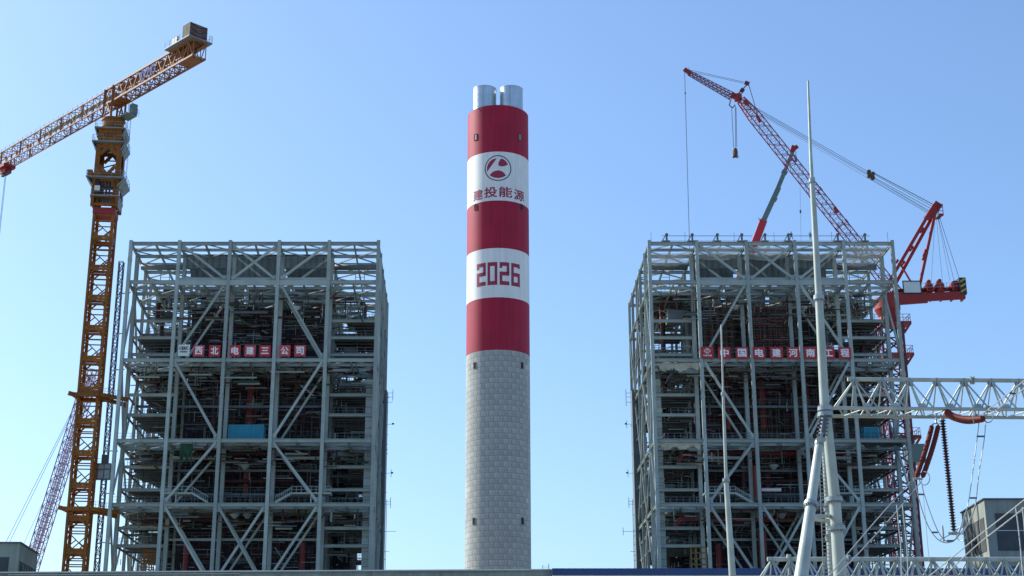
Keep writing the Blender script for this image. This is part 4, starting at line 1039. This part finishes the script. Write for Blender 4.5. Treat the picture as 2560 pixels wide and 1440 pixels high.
# ------------------------------------------------------------ foreground station buildings
ga = P(-60, 1431.5, 200); gb = P(1379, 1424.0, 200)
T = thing('flat_roof_building', 'long low weathered grey building whose parapet runs along the bottom, left of the blue roof', 'building', (ga.x, 200, 0))
x0, x1 = P(-300, 1432, 200).x, gb.x; zt = gb.z
def slopez(x): return ga.z+(gb.z-ga.z)*(x-ga.x)/(gb.x-ga.x)
w_ = MB(); n = 1
w_.v += [(x0,200,0),(x1,200,0),(x1,200,slopez(x1)),(x0,200,slopez(x0)),(x0,230,0),(x1,230,0),(x1,230,slopez(x1)),(x0,230,slopez(x0))]
w_.f += [(0,1,2,3),(5,4,7,6),(1,5,6,2),(4,0,3,7),(3,2,6,7)]; w_.build('wall', M['parapet'], T)
cp_ = MB(); cp_.bar((x0,199.9,slopez(x0)-.02),(x1,199.9,slopez(x1)-.02),.6,.16); cp_.build('coping', M['trim'], T)
ts_ = MB(); ts_.bar((P(20,1434,199.6).x,199.7,slopez(P(20,1434,200).x)-.35),(P(600,1434,199.6).x,199.7,slopez(P(600,1434,200).x)-.35),.1,.06); ts_.build('drip_rail', M['trim'], T)
rn = random.Random(2)
x = x0+1
while x < x1-3:
    wd = 3.2; MB().box((x+wd/2, 199.93, slopez(x+wd/2)-2.2), (wd-.06, .08, 3.6)).build('facing_panel', M['parapet'], T); x += wd
sr = MB(); c = P(1372, 1424, 199.5); sr.bar(c, P(1372, 1409, 199.5), .1); sr.path([P(1356, 1424, 199.5), P(1356, 1416, 199.5), P(1359, 1414, 199.5)], .05, 5); sr.bar(P(1358, 1418, 199.5), P(1371, 1417, 199.5), .04); sr.bar(P(1359, 1423, 199.5), P(1371, 1423, 199.5), .04)
sr.build('roof_hatch_rail', M['galvf'], T)
T2 = thing('blue_roofed_hall', 'low hall with dark blue roof edge along the bottom right', 'building', (gb.x, 198, 0))
xa, xb = gb.x+.05, P(2900, 1422, 198).x; zb = ZV(1421, 198)
MB().box(((xa+xb)/2, 213, (zb-.9)/2), (xb-xa, 30, zb-.9)).build('wall', M['trim'], T2)
MB().box(((xa+xb)/2, 213, zb-.43), (xb-xa+.1, 30.3, .86)).build('roof_edge', M['roofblue'], T2)
rb = MB(); k = xa+.5
while k < xb: rb.box((k, 213, zb+.03), (.06, 30, .06)); k += .9
rb.build('roof_seams', M['roofblue'], T2, kind='stuff')
rr = MB(); railing(rr, [P(2330, 1421, 199), P(2372, 1421, 199)], 1.2, 1.2, .05); rr.path([P(2300,1421,199), P(2303,1417,199), P(2311,1416,199), P(2309,1420,199)], .05, 5); rr.build('roof_rail', M['galvf'], T2)
def concrete_block(label, sgn, uc, vc, ue, ve):
    Yb = 228; c = P(uc, vc, Yb); e = None
    for yy in range(int(Yb), 320):
        if abs(ZV(ve, yy)-c.z) < .25: e = yy; break
    e = e or Yb+18; xe = P(ue, ve, e).x; zt = c.z; T = thing('concrete_building', label, 'building', (c.x, Yb, 0))
    xo = c.x+sgn*26
    b = MB(); b.v += [(c.x,Yb,0),(xo,Yb,0),(xo+(xe-c.x),e,0),(xe,e,0),(c.x,Yb,zt),(xo,Yb,zt),(xo+(xe-c.x),e,zt),(xe,e,zt)]
    b.f += [(0,1,5,4),(1,2,6,5),(2,3,7,6),(3,0,4,7),(4,5,6,7)]
    if sgn < 0: b.f = [tuple(reversed(f)) for f in b.f]
    b.build('wall', M['wall'], T)
    cpg = MB(); cpg.bar((c.x-sgn*.2,Yb-.1,zt+.1),(xo,Yb-.1,zt+.1),.5,.2); cpg.bar((c.x-sgn*.05,Yb-.15,zt+.1),(xe-sgn*.05,e,zt+.1),.4,.2); cpg.build('coping', M['cable'], T)
    # recessed-looking infill panels on both faces, 3 storeys
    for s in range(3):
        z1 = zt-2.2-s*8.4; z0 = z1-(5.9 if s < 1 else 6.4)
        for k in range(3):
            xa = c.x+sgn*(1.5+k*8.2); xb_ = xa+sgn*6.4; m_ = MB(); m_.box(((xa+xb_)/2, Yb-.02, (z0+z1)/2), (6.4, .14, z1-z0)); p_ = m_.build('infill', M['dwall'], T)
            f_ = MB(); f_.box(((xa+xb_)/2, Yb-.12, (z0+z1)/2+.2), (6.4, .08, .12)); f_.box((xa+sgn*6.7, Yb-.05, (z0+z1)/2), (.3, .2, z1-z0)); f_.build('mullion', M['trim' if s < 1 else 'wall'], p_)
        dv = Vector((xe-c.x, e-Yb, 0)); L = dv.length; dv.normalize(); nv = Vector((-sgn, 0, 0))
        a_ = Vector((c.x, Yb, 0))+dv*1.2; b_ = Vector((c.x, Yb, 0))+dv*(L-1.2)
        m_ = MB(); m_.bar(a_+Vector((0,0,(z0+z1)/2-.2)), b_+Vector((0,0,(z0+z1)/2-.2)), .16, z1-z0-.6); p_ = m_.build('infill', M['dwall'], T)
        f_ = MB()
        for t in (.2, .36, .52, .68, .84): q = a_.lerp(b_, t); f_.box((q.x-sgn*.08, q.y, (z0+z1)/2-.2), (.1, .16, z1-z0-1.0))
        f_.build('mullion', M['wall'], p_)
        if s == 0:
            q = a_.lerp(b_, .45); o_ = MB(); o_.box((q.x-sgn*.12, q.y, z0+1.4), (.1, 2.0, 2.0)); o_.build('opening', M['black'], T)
    return T
concrete_block('grey concrete building with dark panels at the bottom right behind the gantry', 1, 2460, 1249, 2404, 1287)
concrete_block('grey concrete building with dark panels in the bottom left corner', -1, 50, 1358, 94, 1389)

# ------------------------------------------------------------ substation gantries
def pole(T, name, pts, mats='galv', n=20, flange=None):
    """tapered pole through (u, v, Y, radius) stations with bolted flange rings"""
    for (a, ra), (b, rb_) in zip(pts, pts[1:]):
        mb = MB(); mb.tube(a, b, ra, n, rb_, caps=True); o = mb.build(name, M[mats], T); autosmooth(o)
def flange(T, p, d, r, bolts=16):
    d = Vector(d).normalized(); mb = MB(); mb.tube(p-d*.05, p+d*.05, r*1.42, 24); mb.tube(p-d*.035+d*.09, p+d*.09+d*.03, r*1.38, 24)
    up = Vector((0,1,0)) if abs(d.y) < .9 else Vector((1,0,0)); x = d.cross(up).normalized(); z = x.cross(d)
    for k in range(bolts):
        a = 2*math.pi*k/bolts; q = p+x*(r*1.22*math.cos(a))+z*(r*1.22*math.sin(a)); mb.bar(q-d*.11, q+d*.17, .035)
        q2 = p+x*(r*1.0*math.cos(a))+z*(r*1.0*math.sin(a)); q3 = p+x*(r*1.36*math.cos(a))+z*(r*1.36*math.sin(a)); mb.bar((q2+q3)/2-d*.14, (q2+q3)/2-d*.05, .02, r*.3, (q3-q2))
    mb.build('flange', M['galvf'], T)
G = thing('substation_gantry', 'galvanised tubular steel gantry mast with tall lightning rod in front of the right frame', 'gantry', (P(2100, 1440, 60).x, 60, 0))
YG = 60.0
def g_(u, v, y=YG): return P(u, v, y)
def rpx(w, v, y=YG): return w/2/F*(y/(C_-(CY-v)/F*S_))
def down(a, b, z=0):                                   # carry a leg on to the ground
    a, b = Vector(a), Vector(b); t = (z-b.z)/(b.z-a.z); return b+(b-a)*t
st_ = [(2020, 202, 5), (2026.5, 380, 8), (2030, 452, 9.5)]
pole(G, 'lightning_rod', [(g_(u, v), rpx(w, v)) for u, v, w in st_])
pole(G, 'mast_tube', [(g_(2030.5, 455), rpx(13, 455)), (g_(2047, 745), rpx(17.5, 745))])
pole(G, 'mast_tube', [(g_(2047.5, 748), rpx(19.5, 748)), (g_(2062, 1026), rpx(24, 1026))])
a, b = g_(2068, 1040), g_(2100, 1440); pole(G, 'leg', [(g_(2062, 1026), rpx(24, 1026)), (g_(2066, 1046), rpx(25, 1046)), (g_(2086, 1240), rpx(28, 1240)), (b, rpx(33, 1440)), (down(g_(2086, 1240), b), rpx(36, 1440))])
up = (0, 0, 1)
flange(G, g_(2030, 453), up, rpx(11, 453), 10); flange(G, g_(2047, 746), up, rpx(19, 746), 14)
flange(G, g_(2062.5, 1024), up, rpx(26, 1030)); flange(G, g_(2063.5, 1038), up, rpx(27, 1030))
flange(G, g_(2085.5, 1250), g_(2066,1046)-g_(2086,1240), rpx(29, 1250)); flange(G, g_(2092.5, 1322), g_(2066,1046)-g_(2086,1240), rpx(30, 1322))
# left raking leg
la, lb_ = P(2048, 1112, 59.2), P(2003, 1440, 56.5); lm_ = la.lerp(lb_, .48)
pole(G, 'raking_leg', [(la, rpx(21, 1120)), (lm_, rpx(25, 1270)), (lb_, rpx(33, 1440)), (down(la, lb_), rpx(36, 1440))])
flange(G, lm_, la-lb_, rpx(25, 1270)); flange(G, la+(la-lb_).normalized()*.02, la-lb_, rpx(17, 1110), 10)
hj = MB(); hj.bar(P(2050, 1108, 59.2), P(2054, 1085, 59.3), .34, .10, (1,0,0)); hj.tube(P(2048, 1098, 58.9), P(2058, 1098, 59.5), .13, 12); hj.bar(P(2049, 1112, 59.2), P(2051, 1095, 59.2), .3, .3); hj.build('hinge_joint', M['galvf'], G)
hc = MB(); ca, cb_ = P(2055, 1088, 59.3), P(2061, 1040, 59.7); hc.tube(ca, cb_, .15, 12, .11)
for k in range(6): q = ca.lerp(cb_, k/5); hc.box(q, (.42, .2, .035))
hc.build('jointed_neck', M['cable'], G)
# back leg
ba, bb = P(2061, 1120, 62.2), P(2081, 1440, 63.6); bmid = ba.lerp(bb, .47)
pole(G, 'back_leg', [(P(2058, 1060, 61.2), rpx(11, 1100)), (ba, rpx(14, 1120)), (bmid, rpx(17, 1270)), (bb, rpx(22, 1440)), (down(ba, bb), rpx(24, 1440))])
flange(G, bmid, bb-ba, rpx(17, 1270), 12); flange(G, ba.lerp(bb, .70), bb-ba, rpx(18, 1340), 12)
ct = MB(); ct.tube(P(2024, 1290, 58), P(2084, 1290, 60.4), .085, 10); ct.tube(P(2024, 1298, 58), P(2072, 1302, 62.8), .075, 10); ct.tube(P(2072, 1298, 62.8), P(2088, 1294, 60.2), .075, 10); ct.build('cross_tie', M['galv'], G)
ld = MB(); a1, b1 = P(2056, 1110, 61.3), P(2069, 1440, 62.4)
for s in (-.17, .17): ld.bar(a1+Vector((s,0,0)), b1+Vector((s,0,0)), .035)
for k in range(36): q = a1.lerp(b1, k/35); ld.bar(q-Vector((.19,0,0)), q+Vector((.19,0,0)), .03)
ld.build('ladder', M['galvf'], G)
hn = MB()
for u in (2049, 2053, 2060): hn.bar(g_(u, 1030), g_(u-1, 1008 if u != 2060 else 1016), .03)
hn.path([g_(2049, 1024), g_(2046, 1045), g_(2049, 1060)], .025, 5); hn.bar(g_(2046,1030), g_(2056,1034), .03); hn.build('spikes', M['cable'], G)

def truss(label, YB, u_first, du, n, vt, vb_f, half, pole_u, sag_=0.0, name='gantry_beam'):
    """triangular tubular beam: one top chord, two bottom chords"""
    zt = ZV(vt, YB+half); zb = ZV(vb_f, YB); T = thing(name, label, 'gantry beam', (P(u_first, vt, YB).x, YB, zb))
    xs = [P(u_first+k*du, vt, YB+half).x for k in range(n)]
    dx = xs[1]-xs[0]; x_end = xs[-1]+dx*.5; xl = xs[0]-dx*.95; rt, rbm, rw = .095*YB/60, .08*YB/60, .038*YB/60
    tp_ = MB(); tp_.tube((xs[0]-.3, YB+half, zt), (x_end, YB+half, zt-sag_), rt, 12); autosmooth(tp_.build('top_chord', M['galv'], T))
    for yy in (YB, YB+2*half): c = MB(); c.tube((pole_u, yy, zb), (x_end, yy, zb-sag_), rbm, 12); autosmooth(c.build('bottom_chord', M['galv'], T))
    for k in range(-1, n):
        xk = xs[0]+dx*k; s1 = sag_*max(0, k)/n
        for yy in (YB, YB+2*half):
            bf = Vector((xk+dx*.5*(.36), yy, zb-s1)); top = Vector((xk, YB+half, zt-s1)); bn = Vector((xk+dx*.5*.36+dx*.5, yy, zb-s1)); tn = Vector((xk+dx, YB+half, zt-s1))
            bv = Vector((xk-.05, yy, zb-s1))
            if k >= 0: MB().tube(top, bv if yy > YB else bf, rw*.9, 8).build('web', M['galv'], T)
            if k >= 0: MB().tube(top, Vector((bn.x-.1, yy, bn.z)), rw, 8).build('web', M['galv'], T)
            if k < n-1: MB().tube(Vector((bf.x+(.15 if k>=0 else -.1), yy, bf.z)), tn, rw, 8).build('web', M['galv'], T)
        a, b = Vector((xk+dx*.18, YB, zb-s1)), Vector((xk+dx*.68, YB+2*half, zb-s1)); c = Vector((xk+dx*1.18, YB, zb-s1))
        if xk > pole_u-.2: MB().tube(a, b, rw*.8, 8).build('web', M['galv'], T); MB().tube(b, c, rw*.8, 8).build('web', M['galv'], T)
        if k >= 0:
            gp = MB(); gp.box((xk, YB+half, zt-s1-.16), (.34, .05, .26)); gp.box((xk+dx*.18, YB, zb-s1+.12), (.30, .05, .2)); gp.tube((xk-.04, YB+half, zt-s1), (xk+.04, YB+half, zt-s1), rt*1.05, 12); gp.build('gusset', M['galvf'], T)
    for kx in (4.3,):
        c = MB()
        for (yy, zz) in ((YB+half, zt), (YB, zb), (YB+2*half, zb)):
            x = xs[0]+dx*kx+(.3 if zz == zb else 0)
            if yy == YB+half: c.tube((x-.09, yy, zz-sag_*.6), (x-.03, yy, zz-sag_*.6), rt*1.9, 14); c.tube((x+.03, yy, zz-sag_*.6), (x+.09, yy, zz-sag_*.6), rt*1.9, 14)
            else: c.tube((x-.09, yy, zz-sag_*.6), (x-.03, yy, zz-sag_*.6), rbm*1.8, 14); c.tube((x+.03, yy, zz-sag_*.6), (x+.09, yy, zz-sag_*.6), rbm*1.8, 14)
        c.build('splice_flange', M['galvf'], T)
    return T, zb, zt
GB, zbU, ztU = truss('upper triangular tubular gantry beam running from the mast to the right edge', 60.0, 2136, 68.2, 9, 948, 1020, .85, P(2066, 1026, 60).x, .09)
truss('lower triangular tubular gantry beam crossing the bottom right in front of the blue roof', 91.0, 1930, 44.6, 18, 1398, 1458, 1.1, P(1850, 1440, 91).x, .0)
# slim mast of the far gantry
G2 = thing('lightning_mast', 'slim stepped galvanised lightning mast left of the big gantry mast', 'mast', (P(1830, 1440, 91).x, 91, 0))
def h_(u, v): return P(u, v, 91)
pole(G2, 'lightning_rod', [(h_(1803, 812), rpx(4, 812, 91)), (h_(1808, 986), rpx(5, 986, 91))])
pole(G2, 'mast_tube', [(h_(1808, 986), rpx(7, 986, 91)), (h_(1815.5, 1200), rpx(8.5, 1200, 91))])
pole(G2, 'mast_tube', [(h_(1815.5, 1203), rpx(12.5, 1203, 91)), (h_(1831, 1440), rpx(18, 1440, 91)), (down(h_(1815.5, 1203), h_(1831, 1440)), rpx(20, 1440, 91))])
flange(G2, h_(1808, 986), up, rpx(8, 986, 91), 8); flange(G2, h_(1815.5, 1202), up, rpx(13, 1202, 91), 10)
vt_ = thing('vent_post', 'short capped grey post standing by the lower gantry beam', 'post', (P(1972, 1440, 92).x, 92, 0))
c = MB(); a = P(1972, 1386, 92); c.tube(a, P(1972, 1396, 92), rpx(12, 1390, 92), 14); c.tube(P(1972, 1396, 92), (a.x, 92, 0), rpx(9, 1400, 92), 14); autosmooth(c.build('post', M['galv'], vt_))

# insulators
def shed_string(T, a, b, r0, r1, n, m, name='shed'):
    a, b = Vector(a), Vector(b); d = (b-a).normalized(); core = MB(); core.tube(a, b, r0, 10); core.build('core', M['insdark'], T)
    L = (b-a).length
    if n <= 60:
        for k in range(n):
            q = a.lerp(b, (k+.5)/n); s = MB(); h = L/n
            s.tube(q-d*h*.22, q+d*h*.16, r1, 16, r1*.55); s.build(name, M[m], T)
    return T
T = thing('suspension_insulator', 'long dark ribbed insulator string hanging below the upper gantry beam', 'insulator', g_(2356, 1040))
a, b = g_(2356, 1050, 60.9), g_(2385, 1328, 60.9); shed_string(T, a, b, .07, .145, 40, 'insdark')
lk = MB(); lk.bar(g_(2352, 1036, 60.9), a, .06); lk.tube(g_(2356, 1046, 60.9), g_(2356, 1052, 60.9), .1, 10); lk.build('link', M['galvf'], T); lk = MB(); lk.bar(b, b-Vector((0,0,.15)), .12); 
yk = b-Vector((0,0,.1)); lk.bar(yk-Vector((.25,0,0)), yk+Vector((.25,0,0)), .05, .12); lk.bar(yk+Vector((-.1,0,0)), g_(2350, 1350, 60.9), .035); lk.bar(yk+Vector((.2,0,0)), g_(2410, 1336, 60.9), .04)
lk.build('yoke', M['galvf'], T)
gr = MB(); gr.torus(g_(2358, 1334, 60.9), (1, -.35, 0), .33, .028, 20, 6, .8); gr.build('grading_ring', M['galvf'], T); gr = MB(); gr.torus(g_(2403, 1335, 60.9), (1, .6, 0), .30, .022, 20, 6, .9); gr.build('grading_ring', M['galvf'], T)
def curve(pts, n=14):
    out = []
    P_ = [Vector(p) for p in pts]
    for i in range(len(P_)-1):
        p0 = P_[max(0, i-1)]; p1 = P_[i]; p2 = P_[i+1]; p3 = P_[min(len(P_)-1, i+2)]
        for k in range(n):
            t = k/n; out.append(.5*((2*p1)+(-p0+p2)*t+(2*p0-5*p1+4*p2-p3)*t*t+(-p0+3*p1-3*p2+p3)*t**3))
    out.append(P_[-1]); return out
def sausage(T, pts, r, name, m='insred', ribs=True):
    c = curve(pts, 10); mb = MB(); n = len(c)-1; nn = 14
    # rounded ends and closely spaced small sheds
    rad = []
    for i in range(n+1): e = min(i, n-i)/n; rad.append(r*min(1.0, .35+e*14)*(1.0 if i % 2 else .93))
    ring = []
    for i, p in enumerate(c):
        d = (c[min(n, i+1)]-c[max(0, i-1)]).normalized(); x = d.cross(Vector((0,1,0))).normalized(); z = x.cross(d)
        for k in range(nn): a_ = 2*math.pi*k/nn; mb.v.append(tuple(p+x*(rad[i]*math.cos(a_))+z*(rad[i]*math.sin(a_))))
    for i in range(n):
        for k in range(nn): l = (k+1) % nn; mb.f.append((i*nn+k, i*nn+l, (i+1)*nn+l, (i+1)*nn+k))
    mb.f.append(tuple(range(nn))); mb.f.append(tuple(reversed(range(n*nn, n*nn+nn)))); return autosmooth(mb.build(name, M[m], T), 60)
T = thing('strain_insulator', 'pair of thick red-brown insulators hanging left of the dark ribbed string', 'insulator', g_(2342, 1062))
for o_ in (0, 1):
    sausage(T, [g_(2330+o_*16, 1064, 60.7), g_(2321+o_*16, 1100, 60.4), g_(2309+o_*16, 1140, 60.0), g_(2290+o_*16, 1194, 59.5)], rpx(13, 1100), 'rod')
lk = MB(); lk.path([g_(2330, 1063, 60.7), g_(2336, 1058, 60.7), g_(2343, 1058, 60.7), g_(2347, 1064, 60.7)], .035, 6); lk.path([g_(2339, 1058, 60.7), g_(2341, 1046, 60.7), g_(2338, 1042, 60.7), g_(2343, 1034, 60.7)], .04, 6); pass
lk.build('link', M['galvf'], T); MB().bar(g_(2288, 1196, 59.5), g_(2306, 1198, 59.5), .08).build('yoke', M['galvf'], T)
gr = MB(); gr.torus(g_(2276, 1194, 59.5), (1, -.9, 0), .31, .02, 22, 6, .9); gr.build('grading_ring', M['galvf'], T); gr = MB(); gr.torus(g_(2311, 1196, 59.5), (1, .9, 0), .28, .02, 22, 6, .9); gr.build('grading_ring', M['galvf'], T)
T = thing('strain_insulator', 'thick red-brown insulator lying almost level under the upper gantry beam', 'insulator', g_(2410, 1035))
for y_, dv in ((59.6, 0), (60.0, 5)):
    sausage(T, [g_(2364, 1027+dv, y_+.3), g_(2385, 1040+dv, y_), g_(2420, 1048+dv, y_-.6), g_(2462, 1046+dv*.3, y_-1.4)], rpx(15, 1040), 'rod')
gr = MB(); gr.torus(g_(2433, 1041, 58.6), (1, -.35, 0), .26, .022, 22, 6, 1); gr.build('grading_ring', M['galvf'], T); gr = MB(); gr.torus(g_(2471, 1041, 58.6), (1, .5, 0), .26, .022, 22, 6, 1); gr.build('grading_ring', M['galvf'], T)
# conductors
def cpath(name, T, pts, r=.03): c = curve(pts, 12); mb = MB(); mb.path(c, r, 6); return mb.build(name, M['cond'], T)
def twin(label, A, B, ys, spacers, name='twin_conductor', r=.021):
    T = thing(name, label, 'power line', P(A[0][0], A[0][1], ys[0]))
    for L_ in (A, B): cpath('conductor', T, [P(u, v, ys[0]+(ys[1]-ys[0])*k/(len(L_)-1)) for k, (u, v) in enumerate(L_)], r)
    for (p, q, y) in spacers: MB().tube(P(*p, y), P(*q, y), .04, 6).build('spacer', M['cable'], T)
    return T
twin('twin cables descending from the hanging red-brown insulators to the lower left', [(2276,1205),(2200,1290),(2110,1395),(2072,1440),(1950,1570)], [(2300,1208),(2230,1292),(2145,1385),(2092,1440),(1960,1590)], (59.5, 45), [((2212,1308),(2222,1308),55),((2187,1340),(2197,1340),54),((2160,1372),(2172,1372),53)])
twin('twin jumper cables looping from the hanging insulators to the foot of the ribbed string', [(2287,1202),(2298,1250),(2318,1310),(2342,1346),(2368,1357),(2390,1345),(2404,1318),(2412,1290)], [(2303,1202),(2312,1240),(2336,1308),(2356,1345),(2378,1355),(2398,1338),(2425,1300),(2440,1262)], (59.5, 59.5), [((2295,1236),(2309,1236),59.5),((2330,1331),(2344,1331),59.5),((2367,1352),(2384,1352),59.5)])
twin('twin jumper cables dropping from the level red-brown insulator past the concrete building', [(2448,1052),(2443,1095),(2432,1180),(2420,1262),(2407,1300),(2398,1330)], [(2464,1052),(2461,1095),(2448,1180),(2438,1262),(2420,1310),(2404,1336)], (59, 59), [((2442,1091),(2461,1091),59),((2425,1245),(2442,1245),59)])
twin('twin cables rising from the level insulator to the upper right', [(2450,1040),(2500,1000),(2560,952),(2640,885)], [(2476,1038),(2520,1002),(2560,972),(2640,910)], (58.6, 44), [((2524,983),(2543,985),54)])
twin('twin cables crossing the bottom right corner in front of the concrete building', [(2700,1130),(2560,1250),(2440,1345),(2330,1435),(2250,1500)], [(2700,1148),(2560,1270),(2440,1365),(2360,1440),(2280,1510)], (42, 58), [((2470,1342),(2472,1347),51),((2506,1312),(2508,1316),50)])
dr = thing('dropper_cables', 'four thin droppers hanging from the twin cables at the bottom right', 'power line', P(2540, 1268, 48))
for pts, y in (([(2242,1262),(2246,1310),(2252,1370),(2254,1450)], 55.5), ([(2256,1262),(2262,1320),(2268,1380),(2270,1450)], 55.5), ([(2539,1268),(2546,1320),(2553,1390),(2558,1450)], 48), ([(2556,1268),(2562,1330),(2568,1450)], 48)):
    cpath('conductor', dr, [P(u, v, y) for u, v in pts], .023)
th = thing('thin_wire', 'single thin wire falling beside the looping twin jumper cables', 'wire', P(2309, 1240, 62)); cpath('conductor', th, [P(2308,1235,62), P(2314,1300,62), P(2319,1360,62), P(2324,1410,62)], .013)

# ------------------------------------------------------------ workers on the roof edge
def worker(label, u, stride, armup, top, seed):
    x = XU(u, 610, Y0); z0 = LZ[0]+.32; T = thing('person', label, 'person', (x, Y0, z0))
    J = {'pel': (0,0,.95,.15), 'che': (0,0,1.25,.17), 'nec': (0,-.02,1.48,.07), 'hea': (0,-.03,1.62,.105), 'top': (0,-.02,1.74,.09)}
    for s, nme in ((-1, 'L'), (1, 'R')):
        J['hip'+nme] = (s*.1,0,.9,.12); J['kne'+nme] = (s*(.12+stride*.5), -.04, .5, .075); J['ank'+nme] = (s*(.1+stride), .02, .09, .05); J['toe'+nme] = (s*(.12+stride), -.16, .04, .045)
        J['sho'+nme] = (s*.2,0,1.4,.075); J['elb'+nme] = (s*.3, -.05-armup*.1, 1.14, .05); J['wri'+nme] = (s*(.26-armup*.18), -.1-armup*.2, .92+armup*.22, .035); J['han'+nme] = (s*(.25-armup*.2), -.14-armup*.22, .84+armup*.26, .035)
    E = [('pel','che'),('che','nec'),('nec','hea'),('hea','top')]
    for n_ in 'LR': E += [('pel','hip'+n_),('hip'+n_,'kne'+n_),('kne'+n_,'ank'+n_),('ank'+n_,'toe'+n_),('che','sho'+n_),('sho'+n_,'elb'+n_),('elb'+n_,'wri'+n_),('wri'+n_,'han'+n_)]
    K = list(J); me = bpy.data.meshes.new('body'); me.from_pydata([J[k][:3] for k in K], [(K.index(a), K.index(b)) for a, b in E], [])
    o = bpy.data.objects.new('body', me); COL.objects.link(o); o.parent = T; me.materials.append(M[top])
    md = o.modifiers.new('skin', 'SKIN'); 
    for i, k in enumerate(K): me.skin_vertices[0].data[i].radius = (J[k][3], J[k][3]*.85)
    me.skin_vertices[0].data[0].use_root = True
    o.modifiers.new('sub', 'SUBSURF').levels = 1
    h = MB(); h.lathe((x, Y0-.03, z0), [(.17, 1.66), (.135, 1.68), (.13, 1.74), (.09, 1.82), (.01, 1.85)], 14); autosmooth(h.build('hard_hat', M['helmet'], T), 60)
    fc = MB(); fc.box((x, Y0-.135, z0+1.60), (.12, .03, .14)); fc.build('face', M['skin'], T)
worker('worker in dark clothes standing legs apart on the roof edge of the right frame', 1979.5, .22, 1, 'vest', 1)
worker('worker in grey-green top standing upright beside the tall mast on the roof edge', 2027, .02, .2, 'vest2', 2)
